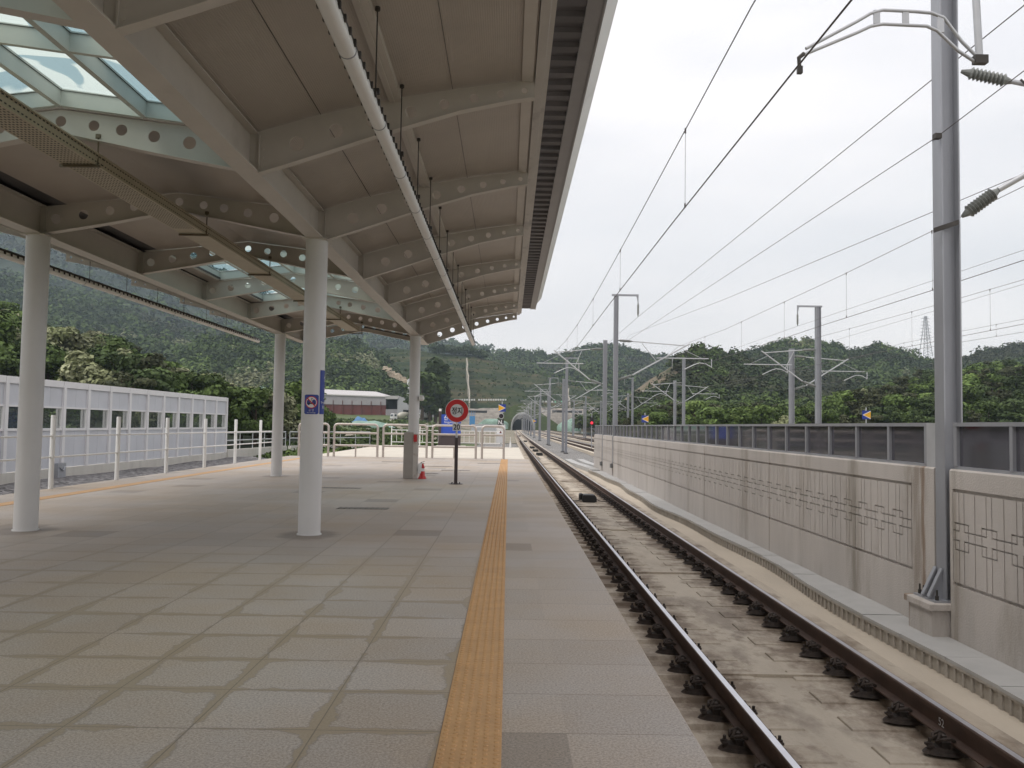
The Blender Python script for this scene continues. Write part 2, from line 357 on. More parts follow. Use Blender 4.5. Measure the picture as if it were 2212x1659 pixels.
# ================================================================== GROUND
def gz(x, y):
    """natural ground height"""
    z = -1.12
    if x < -9.5 or y > 62:
        k = max(0, min(1, (-x-13)/22)) if y > 62 else 1
        if y > 70: z += k*(2.2*max(0, min(1, (y-70)/120)) + 2.0*max(0, min(1, (y-190)/150))+3.6*max(0, min(1, (y-340)/50)))
        if y > 70: z += k*mn.noise(Vector((x*.05, y*.05, 3)))*.9*min(1, (y-70)/40)
    if x > 26:
        z += min(1, (x-26)/30)*1.2*min(1, y/60)
    return z
def grid(xs, ys, fz):
    b = MB(); nx = len(xs)
    b.v = [(x, y, fz(x, y)) for y in ys for x in xs]
    b.f = [(j*nx+i, j*nx+i+1, (j+1)*nx+i+1, (j+1)*nx+i) for j in range(len(ys)-1) for i in range(nx-1)]
    return b
xs = list(np.concatenate([np.linspace(-2500,-300,10), np.linspace(-260,-40,28), np.linspace(-36,40,39), np.linspace(50,300,26), np.linspace(400,2500,9)]))
ys = list(np.concatenate([np.linspace(-200,40,10), np.linspace(50,420,60), np.linspace(460,3200,14)]))
struct(grid(xs, ys, lambda x, y: gz(x, y)-.05).obj('ground', M_grass, smooth=True))
# ballast field around the tracks and left of the platform
bb = grid([-18.4,-14,-9.75,-9.7,-4,1,6,12,18,24.5], list(np.arange(-12, 560, 6)), lambda x, y: -1.06 if (x < -9.8 or y > 58) and not (x < -9.8 and y > 58) else (-1.3 if x < 6 else -1.06))
bb.f = [f for f in bb.f if not (bb.v[f[0]][0] < -9.6 and bb.v[f[0]][1] > 60)]
def shift(b):
    b.v = [(x+(cv(y) if x > 0 else 0), y, z) for x, y, z in b.v]; return b
struct(shift(bb).obj('ballast_bed', M_ballast))
# gravel bank on the left against the noise barrier
gb = MB()
for k in range(40):
    y0, y1 = -12+k*1.75, -12+(k+1)*1.75
    def hz(y, x): return -1.02+.13*mn.noise(Vector((x*1.1, y*.9, 0)))+(.12 if x < -16 else 0)
    for x0, x1 in ((-18.45,-17),(-17,-15.5),(-15.5,-14)):
        gb.quad((x0,y0,hz(y0,x0)),(x1,y0,hz(y0,x1)),(x1,y1,hz(y1,x1)),(x0,y1,hz(y1,x0)))
stuff(gb.obj('gravel', ballast('coarse_grey_gravel', (.05,.048,.05), (.34,.325,.325), 8)), 'coarse grey gravel below the white noise barrier', 'gravel')

# ================================================================== PLATFORM
PE, PL = .94, -9.87
p = MB()
p.prism([(PL,-1.2),(PL,0),(PE-.012,0),(PE,-.012),(PE,-.08),(PE-.05,-.1),(PE-.05,-1.2)], 'y', -12, 37.9)
struct(p.obj('platform', M_pave))
p = MB(); p.prism([(-9.1,-1.2),(-9.1,-.004),(.72,-.004),(.76,-.02),(.76,-1.2)], 'y', 37.9, 58.6)
struct(p.obj('platform_end_slab', M_endslab))
# tactile strips: tiles and studs
def tactile(x0, y0, y1, studs):
    b = MB()
    n = int((y1-y0)/.298)
    for i in range(n):
        a = y0+i*.298; b.bbox(x0, x0+.297, a+.001, a+.2965, -.001, .006, .002)
    if studs:
        k = 6
        for i in range(int((y1-y0)/.0497)):
            y = y0+.025+i*.0497
            for j in range(k):
                x = x0+.0248+j*.0495; r0, r1 = .0155, .009
                m = 6 if y < 10 else 4
                vs = [(x+r0*math.cos(t), y+r0*math.sin(t), .0055) for t in [2*math.pi*q/m for q in range(m)]]+[(x+r1*math.cos(t), y+r1*math.sin(t), .0115) for t in [2*math.pi*q/m for q in range(m)]]
                b.add(vs, [(q,(q+1)%m,m+(q+1)%m,m+q) for q in range(m)]+[tuple(range(m,2*m))])
    return b
struct(tactile(-.306, 2.6, 37.3, True).obj('tactile_paving', M_tact))
struct(tactile(-8.92, 2.6, 37.3, False).obj('tactile_paving', M_tact))
# drain gratings / access covers in the paving
for x, y, w, d in ((-3.0,14.7,.9,.3),(-2.2,27.6,.95,.28),(-3.1,25.6,.95,.28),(-4.3,19.3,.9,.25),(-5.0,33.0,1.2,.3),(-1.2,33.0,1.1,.3),(-3.0,30.0,1.0,.3)):
    b = MB(); b.box(x, x+w, y, y+d, .002, .006)
    for q in range(9): b.box(x+.03+q*(w-.05)/9, x+.05+q*(w-.05)/9, y+.02, y+d-.02, .006, .011)
    tag(b.obj('floor_grating', mat('grating_metal', (.20,.185,.165), .6, .3, .1)), 'grey metal grating flush in the platform paving', 'grating', 'gratings set in the platform floor')
for y in (0,):
    pass

# ================================================================== TRACKS
# concrete bed (lower) and slab (upper)
def strip(xa, xb, ys_, z0, z1, tr=None):
    b = MB(); f = (lambda y: cv(y)) if tr is None else (lambda y: tx(tr, y))
    for a, c in zip(ys_[:-1], ys_[1:]):
        b.add([(xa+f(a),a,z1),(xb+f(a),a,z1),(xb+f(c),c,z1),(xa+f(c),c,z1),(xa+f(a),a,z0),(xb+f(a),a,z0),(xb+f(c),c,z0),(xa+f(c),c,z0)],
              [(0,1,2,3),(4,0,3,7),(1,5,6,2),(4,5,1,0)])
    return b
ysl = [-12, 60]+list(range(90, 720, 30))
struct(strip(-1.95, 2.6, [-12, 60], -1.3, -1.11, 0).obj('track_bed', M_base))
b = strip(-1.4, 1.41, ysl, -1.11, -.875, 0)
struct(b.obj('track_slab', M_slab))
# short raised edge kerb steps every 5.6 m across the slab (construction joints)
b = MB()
for k in range(9):
    y = 8.12+k*5.6; b.box(2.576-.72, 2.576+.72, y, y+.07, -.885, -.845)
struct(b.obj('slab_joint_kerb', M_block))
FP = .65
FY0 = 3.62
def rail_prof():
    h = .172
    return [(-.075,-h),(.075,-h),(.075,-h+.012),(.012,-h+.032),(.010,-.05),(.034,-.038),(.036,-.008),(.030,0),(-.030,0),(-.036,-.008),(-.034,-.038),(-.010,-.05),(-.012,-h+.032),(-.075,-h+.012)]
def build_track(i, label, near=True):
    T = thing('railway_track', label, 'railway track', (TR[i], 0, RT), 0, 'railway tracks')
    yy = ([-12, 30, 60] if near else [25, 60])+list(range(80, 700, 20))
    for sgn in (-1, 1):
        b = MB(); pr = rail_prof(); n = len(pr)
        for a in yy:
            ox = tx(i, a)-TR[i]+sgn*.7535
            b.v += [(ox+u, a, v) for u, v in pr]
        b.f = [(j*n+k, j*n+(k+1)%n, (j+1)*n+(k+1)%n, (j+1)*n+k) for j in range(len(yy)-1) for k in range(n)]
        o = b.obj('rail', M_rail, T); fixn(o)
        h = MB()
        for a in yy:
            ox = tx(i, a)-TR[i]+sgn*.7535
            h.v += [(ox-.024, a, .0015), (ox+.024, a, .0015)]
        h.f = [(2*j, 2*j+1, 2*j+3, 2*j+2) for j in range(len(yy)-1)]
        h.obj('rail_head', M_railtop, o)
    return T
T1 = build_track(0, 'nearest slab track running alongside the platform edge')
# sleeper blocks + fasteners of track 1
def block_mesh():
    """outer half stands proud with bevelled sides, inner half nearly flush with the slab"""
    b = MB(); zb = -.30
    def pad(x0, x1, zt, e, hy):
        b.add([(x0-e,-hy-e,zb),(x1+e,-hy-e,zb),(x1+e,hy+e,zb),(x0-e,hy+e,zb),(x0,-hy,zt),(x1,-hy,zt),(x1,hy,zt),(x0,hy,zt)], [(4,5,6,7),(0,1,5,4),(1,2,6,5),(2,3,7,6),(3,0,4,7)])
    pad(-.56, .04, -.272, .018, .15)          # inner (towards the track centre)
    pad(-.02, .40, -.248, .03, .15)           # under and outside the rail
    return b
def fastener_mesh():
    b = MB()
    # oval base plate with stepped shoulders and curled clips on both sides of the foot
    def ell(cx, rx, ry, z0, z1, n=18, taper=.9):
        vs = [(cx+rx*math.cos(t), ry*math.sin(t), z0) for t in [2*math.pi*q/n for q in range(n)]]+[(cx+rx*taper*math.cos(t), ry*taper*math.sin(t), z1) for t in [2*math.pi*q/n for q in range(n)]]
        b.add(vs, [(q,(q+1)%n,n+(q+1)%n,n+q) for q in range(n)]+[tuple(range(n,2*n))])
    ell(0, .285, .12, -.250, -.228); ell(0, .25, .10, -.228, -.205); 
    b.box(-.095, .095, -.085, .085, -.205, -.176)
    for s in (-1, 1):
        b.box(s*.082, s*.15, -.06, .06, -.206, -.165)
        b.box(s*.10, s*.135, -.03, .03, -.166, -.125)
        # spring clip: a bent bar
        pts = [(s*.06,-.075,-.150),(s*.10,-.085,-.128),(s*.165,-.07,-.14),(s*.175,-.03,-.165),(s*.14,0,-.12),(s*.175,.03,-.165),(s*.165,.07,-.14),(s*.10,.085,-.128),(s*.06,.075,-.150)]
        b.tube(pts, .014, 6)
        b.lathe([(.026,0),(.026,.028),(.014,.030),(.014,.058)], (s*.225, 0, -.207), 6)
        b.box(s*.205, s*.25, -.04, .04, -.206, -.190)
    return b
bm_block = block_mesh().mesh('sleeper_block', M_block); bm_fast = fastener_mesh().mesh('rail_fastener', M_fast)
def merged(meshverts, faces, places):
    b = MB()
    for ox, oy in places: b.add([(v[0]+ox, v[1]+oy, v[2]) for v in meshverts], faces)
    return b
fb = fastener_mesh(); kb = block_mesh(); restF = []; restB = []
for k in range(-12, 190):
    y = FY0+k*FP
    for sgn in (-1, 1):
        ox = tx(0, y)-TR[0]+sgn*.7535
        if 0 <= k < 50:
            o = bpy.data.objects.new('rail_fastener', bm_fast); COL.objects.link(o); o.parent = T1; o.location = (ox, y, 0)
            o.scale = (.90, .92, 1)
            o2 = bpy.data.objects.new('sleeper_block', bm_block); COL.objects.link(o2); o2.parent = T1; o2.location = (ox, y, .0)
            o2.scale = (sgn, 1, 1)
        else: restF.append((ox, y)); restB.append((ox, y))
lo = MB(); lo.box(-.25,.25,-.1,.1,-.25,-.2); lo.box(-.18,-.06,-.07,.07,-.2,-.13); lo.box(.06,.18,-.07,.07,-.2,-.13)
o = merged(lo.v, lo.f, restF).obj('rail_fastener_row', M_fast, T1); o['kind'] = 'stuff'
o = merged(kb.v, kb.f, restB).obj('sleeper_block_row', M_block, T1); o['kind'] = 'stuff'
# chalk mark on the web of the right rail
def web(u, v): return (TR[0]+.7535-.0765-.0, 7.05-u, RT-.085+v)
text_obj('52', .085, M_paper, T1, lambda u, v: (.7535-.0125, 6.42-u, -.105+v), 'chalk_mark')
for i, lab in ((1, 'second slab track beyond the concrete wall, left of the far masts'), (2, 'third railway track beyond the second track'), (3, 'farthest railway track at the right, behind the wall')):
    struct(strip(-1.4, 1.41, [-12, 60]+list(range(90, 700, 30)), -1.3, -.80, i).obj('track_slab', M_base))
    t_ = build_track(i, lab, False)
    pl = [(tx(i, y)-TR[i]+s*.7535, y) for y in np.arange(40, 160, .65) for s in (-1, 1)]
    o = merged(lo.v, lo.f, pl).obj('rail_fastener_row', M_fast, t_); o['kind'] = 'stuff'
# balise / black boxes between the rails
for y, lab in ((26.7, 'nearest black box between the rails, with cables to both rails'), (68, 'second black box between the rails, beyond two dark slots'), (78, 'third black box between the rails, between two similar ones'), (89, 'fourth black box between the rails'), (125, 'fifth black box between the rails, small and far'), (190, 'farthest small black box between the rails')):
    t = thing('track_box', lab, 'track box', (2.6, y, -.875), 0, 'black boxes between the rails')
    b = MB(); b.prism([(-.2,0),(-.22,.05),(-.22,.19),(-.19,.23),(.16,.23),(.22,.16),(.22,0)], 'y', -.3, .3); o = b.obj('case', M_black, t)
    b = MB(); b.prism([(-.3,.06),(-.3,.22),(-.27,.25),(-.2,.25),(-.2,.06)], 'y', -.1, .3); b.obj('side_lobe', M_black, t)
    if y < 90:
        for s in (-1, 1):
            b = MB(); b.tube([(s*.22,0,.08),(s*.35,.02,.03),(s*.5,.03,.012),(s*.68,.0,.03)], .012, 6); b.obj('cable', M_darkmetal, t)
b = MB()
for x in (2.25, 2.95): b.box(x, x+.12, 60, 64.5, -.874, -.862)
tag(b.obj('slot_channel', M_darkmetal), 'pair of dark slot channels between the rails before the black boxes', 'channel')

# ================================================================== CABLE TROUGH along the wall
def tdx(y):    # meander of the covers
    return .10*math.sin(y*.33+2.0)+.05*math.sin(y*.9)-.02
CT = thing('cable_trough', 'concrete cable trough with flat grey covers along the wall foot', 'cable trough', (0,0,0))
XF, XB = 4.80, 5.20
b = MB(); y = 3.0
while y < 50:
    y1 = y+.5; a0, a1 = tdx(y), tdx(y1)
    # front wall
    x0, x1 = XF+a0, XF+a1
    b.add([(x0,y,-1.115),(x1,y1,-1.115),(x1,y1,-.955),(x0,y,-.955),(x0+.05,y,-1.115),(x1+.05,y1,-1.115),(x1+.05,y1,-.955),(x0+.05,y,-.955)],
          [(0,3,2,1),(3,7,6,2),(4,5,6,7)])
    y = y1
y = 3.0; k = 0
while y < 50:
    x0 = XF+tdx(y); w = .035 if k % 6 else .06
    b.add([(x0-.022,y-w/2,-1.116),(x0+.002,y-w/2,-1.116),(x0+.002,y+w/2,-1.116),(x0-.022,y+w/2,-1.116),(x0-.022,y-w/2,-.945),(x0+.002,y-w/2,-.945),(x0+.002,y+w/2,-.945),(x0-.022,y+w/2,-.945)],
          [(4,5,6,7),(0,1,5,4),(1,2,6,5),(2,3,7,6),(3,0,4,7)])
    y += .167; k += 1
b.obj('front_wall', M_duct, CT)
b = MB(); y = 3.0
while y < 50:
    y1 = y+.5; x0, x1 = XF+tdx(y), XF+tdx(y1)
    b.add([(x0-.03,y,-.955),(x1-.03,y1,-.955),(x1-.03,y1,-.925),(x0-.03,y,-.925),(x0+.04,y,-.955),(x1+.04,y1,-.955),(x1+.04,y1,-.925),(x0+.04,y,-.925)], [(0,3,2,1),(3,7,6,2),(0,1,5,4)])
    y = y1
b.obj('ledge', M_duct, CT)
y = 3.0; rn = random.Random(3)
while y < 46:
    y1 = y+1.0; a = rn.uniform(-.006, .006)
    x0, x1 = XF+tdx(y)-.035+a, XF+tdx(y1)-.035+a
    z = -.890+rn.uniform(-.006, .006)
    b = MB(); g = .005
    b.add([(x0,y+g,z-.035),(XB-.004,y+g,z-.035),(XB-.004,y1-g,z-.035),(x1,y1-g,z-.035),(x0,y+g,z),(XB-.004,y+g,z),(XB-.004,y1-g,z+.002),(x1,y1-g,z)],
          [(3,2,1,0),(4,5,6,7),(0,1,5,4),(2,3,7,6),(3,0,4,7)])
    b.obj('cover', M_cover, CT); y = y1
# pale channel pair turning away at the wall's far end
for dx_, lab in ((0, 'pale trough cover run beside the slab at the far end of the wall'), (.9, 'shorter pale trough cover run behind it at the wall end')):
    b = MB(); pts = [(4.72+dx_, 47), (4.62+dx_, 50), (4.25+dx_, 56), (4.2+dx_, 62)]
    for (xa, ya), (xb, yb) in zip(pts[:-1], pts[1:]):
        b.add([(xa,ya,-1.1),(xa+.5,ya,-1.1),(xb+.5,yb,-1.1),(xb,yb,-1.1),(xa,ya,-.88),(xa+.5,ya,-.88),(xb+.5,yb,-.88),(xb,yb,-.88)], [(4,5,6,7),(0,1,5,4),(1,2,6,5),(2,3,7,6),(3,0,4,7)])
    tag(b.obj('trough_run', M_cover), lab, 'cable trough', 'trough runs at the wall end')

# ================================================================== CONCRETE WALL with relief
WX = 5.20
CAPZ, PT, PB = 1.075, .838, -.25
def relief(b, ya, yb, single0):
    """front face with recessed grooves on a cell grid. returns nothing"""
    g = .018; P = .545; dep = .032
    # vertical groove segments: (y, z0, z1); horizontal: (y0,y1,z)
    R1, R2, R3_, R4 = PT-.38, PT-.466, PT-.575, PT-.685
    V = []; H = []
    k0 = int((ya-single0)/P)-1; k1 = int((yb-single0)/P)+2
    for k in range(k0, k1):
        s = single0+k*P; V.append((s, PB, PT)); c = s+P/2
        for q in (-.0525, .0525): V.append((c+q, R2, PT)); V.append((c+q, PB, R3_))
        for q in (-.14, .14): V.append((c+q, R4, R1))
        H.append((c-.14, c+.14, R1)); H.append((c-.14, c+.14, R4))
        for zz in (R2, R3_): H.append((c+.0525, c+P-.0525, zz))
    V += [(ya+g/2, PB, PT), (yb-g/2, PB, PT)]; H += [(ya, yb, PT-.008), (ya, yb, PB+.008)]
    ycuts = sorted({round(y+e, 4) for y, _, _ in V for e in (-g/2, g/2) if ya < y+e < yb} | {ya, yb})
    zc = sorted({round(z+e, 4) for _, _, z in H for e in ((-g/2, g/2) if z not in (PT-.008, PB+.008) else (-.02, .02))} | {PB, PT})
    zc = [z for z in zc if PB-.02 <= z <= PT+.02]
    ny, nz_ = len(ycuts)-1, len(zc)-1
    G = np.zeros((ny, nz_), bool)
    ym = [(ycuts[i]+ycuts[i+1])/2 for i in range(ny)]; zm = [(zc[j]+zc[j+1])/2 for j in range(nz_)]
    ym_, zm_ = np.array(ym), np.array(zm)
    for y, z0, z1 in V: G |= (np.abs(ym_-y) < g/2+1e-4)[:, None] & ((zm_ > z0-g/2) & (zm_ < z1+g/2))[None, :]
    for y0, y1, z in H: G |= ((ym_ > y0-g/2-1e-4) & (ym_ < y1+g/2+1e-4))[:, None] & (np.abs(zm_-z) < g/2+.012 if z in (PT-.008, PB+.008) else np.abs(zm_-z) < g/2+1e-4)[None, :]
    for i in range(ny):
        for j in range(nz_):
            x = WX+dep if G[i, j] else WX
            y0, y1, z0, z1 = ycuts[i], ycuts[i+1], zc[j], zc[j+1]
            b.quad((x,y0,z0),(x,y0,z1),(x,y1,z1),(x,y1,z0))
            if G[i, j]:
                if i > 0 and not G[i-1, j] or i == 0: b.quad((WX,y0,z0),(WX,y0,z1),(x,y0,z1),(x,y0,z0))
                if i < ny-1 and not G[i+1, j] or i == ny-1: b.quad((WX,y1,z0),(x,y1,z0),(x,y1,z1),(WX,y1,z1))
                if j > 0 and not G[i, j-1] or j == 0: b.quad((WX,y0,z0),(x,y0,z0),(x,y1,z0),(WX,y1,z0))
                if j < nz_-1 and not G[i, j+1] or j == nz_-1: b.quad((WX,y0,z1),(WX,y1,z1),(x,y1,z1),(x,y0,z1))
    return zc[0], zc[-1]
def wall_section(y0, y1, label, b0, b1, single0, joints=()):
    """b0/b1: plain pilaster width at near/far end"""
    w = thing('concrete_wall', label, 'wall', (0,0,0), 0, 'sections of the patterned concrete wall')
    b = MB(); ya, yb = y0+b0, y1-b1
    za, zb = relief(b, ya, yb, single0)
    b.quad((WX,y0,-1.2),(WX,y0,za),(WX,y1,za),(WX,y1,-1.2))
    b.quad((WX,y0,zb),(WX,y0,CAPZ-.02),(WX,y1,CAPZ-.02),(WX,y1,zb))
    b.quad((WX,y0,za),(WX,y0,zb),(WX,ya,zb),(WX,ya,za)); b.quad((WX,yb,za),(WX,yb,zb),(WX,y1,zb),(WX,y1,za))
    X2 = WX+.32
    b.quad((WX,y0,CAPZ-.02),(WX+.02,y0,CAPZ),(WX+.02,y1,CAPZ),(WX,y1,CAPZ-.02))
    b.quad((WX+.02,y0,CAPZ),(X2,y0,CAPZ),(X2,y1,CAPZ),(WX+.02,y1,CAPZ))
    b.quad((X2,y0,-1.2),(X2,y1,-1.2),(X2,y1,CAPZ),(X2,y0,CAPZ))
    b.add([(WX,y0,-1.2),(WX,y0,CAPZ-.02),(WX+.02,y0,CAPZ),(X2,y0,CAPZ),(X2,y0,-1.2)], [(0,1,2,3,4)])
    b.add([(WX,y1,-1.2),(WX,y1,CAPZ-.02),(WX+.02,y1,CAPZ),(X2,y1,CAPZ),(X2,y1,-1.2)], [(4,3,2,1,0)])
    b.obj('wall_body', M_wall, w)
    if joints:
        b = MB()
        for y in joints: b.box(WX-.003, WX+.01, y-.008, y+.008, -1.1, CAPZ-.02)
        b.obj('joint', mat('joint_sealant', (.20,.16,.12), .8), w)
    return w
wall_section(3.0, 9.82, 'nearest wall section at the right edge, right of the big mast', .15, .06, 9.295-.545*20, ())
wall_section(10.18, 41.3, 'long patterned wall section from the big mast to the far mast pair', .56, .1, 10.86, (16.6, 22.1, 27.6, 33.2, 38.7))
wall_section(41.75, 45.9, 'short wall section between the two far masts', .05, .05, 41.9)
wall_section(46.35, 50.5, 'farthest short end section of the concrete wall', .05, .05, 46.5)
# low walls closing the notches behind the masts
b = MB(); b.box(WX+.33, WX+.45, 9.6, 10.4, -1.2, .2)
# bed behind the wall
struct(b.obj('wall_back_step', M_wall))
# railing with dark panes
def railing(y0, y1, label, n=None):
    t = thing('glass_railing', label, 'railing', (WX, 0, CAPZ), 0, 'dark pane railings on the wall')
    L = y1-y0; n = n or max(1, round(L/1.05)); st = L/n; TZ = .545
    b = MB(); b.box(.05, .13, y0, y1, .0, .035); b.obj('bottom_rail', M_galv, t)
    b = MB(); b.box(.035, .145, y0, y1, TZ-.045, TZ); b.obj('top_rail', M_galv, t)
    for k in range(n+1):
        y = y0+k*st; w = .028 if 0 < k < n else .035
        y = min(max(y, y0+w), y1-w)
        b = MB(); b.box(.04, .12, y-w, y+w, .035, TZ-.045); b.obj('post', M_galv, t)
        if k < n:
            b = MB(); q0, q1 = y+w-.004, y0+(k+1)*st-.024
            b.box(.078, .086, q0, q1, .034, TZ-.044)
            o = b.obj('pane', M_pane, t); o.rotation_euler = (0, 0, 0)
    return t
railing(3.05, 9.80, 'dark pane railing nearest, right of the big mast', 6)
railing(10.42, 41.3, 'long run of dark pane railing between the big mast and far masts', 29)
railing(41.8, 45.9, 'short dark pane railing between the two far masts', 4)
railing(46.4, 50.5, 'farthest short dark pane railing at the wall end', 4)
# end plate of the railing beside the mast
b = MB(); b.box(WX+.03, WX+.06, 10.17, 10.41, CAPZ, CAPZ+.54); tag(b.obj('end_plate', M_galvl), 'flat grey plate closing the railing end left of the big mast', 'plate')

# ================================================================== CATENARY
def hbeam(b, x, y, w, z0, z1, rot=False):
    t = w*.075
    if not rot:
        b.box(x-w/2, x-w/2+t, y-w/2, y+w/2, z0, z1); b.box(x+w/2-t, x+w/2, y-w/2, y+w/2, z0, z1); b.box(x-w/2+t, x+w/2-t, y-t*.35, y+t*.35, z0, z1)
    return b
M_ins = mat('grey_brown_insulator', (.20,.21,.20), .35, 0, .1)
CZ = 4.49
def insulator(parent, p0, p1, r=.075, n=8, name='insulator'):
    p0, p1 = Vector(p0), Vector(p1); L = (p1-p0).length; pts = []; rs = []
    pts.append(p0); rs.append(.02)
    for k in range(n*2+1):
        f = .16+.68*k/(n*2); pts.append(p0.lerp(p1, f)); rs.append(r if k % 2 else r*.62)
    pts.append(p1); rs.append(.02)
    b = MB(); b.tube(pts, rs, 10); return b.obj(name, M_ins, parent, smooth=False)
def cantilever(T, s, reach, zc=CZ, big=False, cant_y=0, ox=.1):
    """cantilever on side s (-1 left, +1 right) reaching a contact wire 'reach' m from the mast"""
    y = cant_y; zt = zc+1.15; C = MB()
    e = Vector((s*reach, y, zt)); f = 8 if big else 5
    hi = Vector((s*(ox+.75), y, zt+.18)); lo_ = Vector((s*(ox+.75), y, zc-.35))
    C.tube([hi, e], .028, f)                                   # top tie
    C.tube([lo_, Vector((s*(reach+.15), y, zt+.1))], .036, f)   # strut
    C.tube([Vector((s*(ox+1.2), y, zt+.10)), lo_.lerp(e, .45)], .018, f)
    rz = zc+.52; a = lo_.lerp(e, .38)
    C.tube([Vector((s*(reach-1.5), y, rz)), Vector((s*(reach+1.1), y, rz))], .026, f)    # registration tube
    C.tube([lo_.lerp(e, .9), Vector((s*(reach+.8), y, rz))], .012, 4)
    cn = C.obj('cantilever', M_galvl, T, smooth=True)
    insulator(cn, (s*ox, y, zt+.22), hi); insulator(cn, (s*ox, y, zc-.62), lo_)
    return cn
def steady(T, p_drop_top, p_drop_bot, p_tip, big=False):
    """arched steady arm from the drop tube to the contact wire"""
    n = 10 if big else 5; A = MB(); d0, t0 = Vector(p_drop_bot), Vector(p_tip); L = (t0-d0)
    def P(f, h): return d0+L*f+Vector((0,0,h))
    q = abs(L.x)
    if big:
        up = [P(-.0,.0), P(.10,.10*q), P(.20,.235*q), P(.27,.262*q), P(.36,.268*q), P(.55,.272*q), P(.62,.25*q), P(.70,.20*q), P(.99,.035*q)]
        dn = [P(.02,-.02*q), P(.12,.045*q), P(.24,.16*q), P(.30,.185*q), P(.55,.19*q), P(.62,.175*q), P(.70,.135*q), P(1.0,.0)]
        A.tube(up, .014, n); A.tube(dn, .014, n)
        o = A.obj('steady_arm', M_galvl, T, smooth=True)
        K = MB()
        for f in (.22, .42, .585):
            a, c = P(f-.018,.19*q if f > .3 else .15*q), P(f+.018,.27*q if f > .3 else .25*q); K.box(a.x, c.x, a.y-.008, a.y+.008, a.z, c.z)
        K.obj('stiffener_plate', M_galvl, o)
        K = MB(); K.tube([P(1.0,.01), P(1.03,-.02*q), P(1.025,-.09*q)], .018, 6); K.box(P(1.025,0).x-.02, P(1.025,0).x+.02, t0.y-.02, t0.y+.02, t0.z-.11*q, t0.z-.07*q); K.obj('wire_clamp', M_darkmetal, o)
        K = MB(); K.box(d0.x-.05, d0.x+.06, d0.y-.03, d0.y+.03, d0.z-.04, d0.z+.03); K.obj('pivot_bracket', M_darkmetal, o)
    else:
        A.tube([P(0,0), P(.22,.14*q), P(.45,.19*q), P(.62,.15*q), P(1,0)], .022, n)
        o = A.obj('steady_arm', M_galvl, T, smooth=True)
    D = MB(); D.tube([p_drop_top, Vector(p_drop_bot)+Vector((0,0,-.03))], .03 if big else .025, n); D.obj('drop_tube', M_galvl, T, smooth=True)
def mast(X, Y, top, label, w=.21, side=None, reach=2.7, bracket=0, big=False, base=-1.06, sid=0, group='overhead line masts beside the tracks'):
    T = thing('overhead_line_mast', label, 'mast', (X, Y, 0), 0, group)
    b = MB(); hbeam(b, 0, 0, w, base+(.46 if big else .12), top); b.obj('post', M_galv, T)
    if big:
        b = MB(); b.bbox(-.31, .2, -.17, .4, -1.12, -.58, .0); b.bbox(-.35, .2, -.21, .44, -.58, -.50, .012); b.obj('pedestal', M_wall, T)
        b = MB(); b.box(-.27, .17, -.16, .36, -.5, -.478); b.obj('base_plate', M_galv, T)
        b = MB()
        for sx_, yy in ((-.19, .12), (-.19, -.02)):
            b.add([(-.105,yy-.006,-.478),(-.25,yy-.006,-.478),(-.105,yy-.006,-.12),(-.105,yy+.006,-.478),(-.25,yy+.006,-.478),(-.105,yy+.006,-.12)], [(0,1,2),(5,4,3),(1,4,5,2),(0,3,4,1)])
        for yy in (-.02,.12): b.add([(-.105,yy-.03,-.12),(-.105,yy+.03,-.12),(-.27,yy+.03,-.46),(-.27,yy-.03,-.46),(-.125,yy-.03,-.115),(-.125,yy+.03,-.115),(-.285,yy+.03,-.45),(-.285,yy-.03,-.45)], [(0,1,2,3),(7,6,5,4),(0,3,7,4),(1,5,6,2)])
        b.obj('gusset', M_galv, T)
        for x_, y_ in ((-.22,-.11),(-.03,-.13),(-.22,.3),(-.03,.3),(.12,-.13),(-.22,.2)): MB().lathe([(.022,0),(.022,.05),(.012,.05),(.012,.12)], (x_, y_, -.478), 8).obj('anchor_bolt', M_darkmetal, T)
    else:
        b = MB(); b.box(-.22, .22, -.22, .22, base-.1, base+.1); b.box(-.15,.15,-.15,.15,base+.1,base+.125); b.obj('footing', mat('footing_concrete', (.12,.12,.12), .9) if 'footing_concrete' not in MATS else MATS['footing_concrete'], T)
    if bracket:
        b = MB(); s = bracket
        b.box(-s*.22, s*1.12, -.05, .05, top, top+.09); o = b.obj('top_bracket', M_galv, T)
        b = MB(); b.add([(s*1.02,-.04,top),(s*1.12,-.04,top),(s*1.12,-.04,top-.32),(s*1.09,-.04,top-.32),(s*1.02,.04,top),(s*1.12,.04,top),(s*1.12,.04,top-.32),(s*1.09,.04,top-.32)], [(0,1,2,3),(7,6,5,4),(0,3,7,4),(1,5,6,2)]); b.obj('hanger', M_galv, o)
        insulator(o, (s*1.1, 0, top-.3), (s*1.1, 0, top-1.02), .06, 7)
    if side:
        cantilever(T, side, reach, big=False)
        tip = sid                              # steady arm tip offset from support
        steady(T, (side*(reach+tip+1.0), 0, CZ+.5), (side*(reach+tip+1.0), 0, CZ+.12), (side*(reach+tip)-(0 if True else 0), 0, CZ-.02)) if side > 0 and False else None
        if side < 0: # left side track: arm reaches back to the left from a drop tube near the mast
            steady(T, (-reach+1.25, 0, CZ+.5), (-reach+1.25, 0, CZ+.10), (-reach-.1, 0, CZ-.02))
        else:
            steady(T, (reach+1.25, 0, CZ+.5), (reach+1.25, 0, CZ+.10), (reach-.1, 0, CZ-.02))
    return T
XM = 5.31
# the big mast in the wall gap
BM = mast(XM, 10.03, 8.1, 'tall grey H-section mast nearest the camera, standing in the wall gap', .22, big=True)
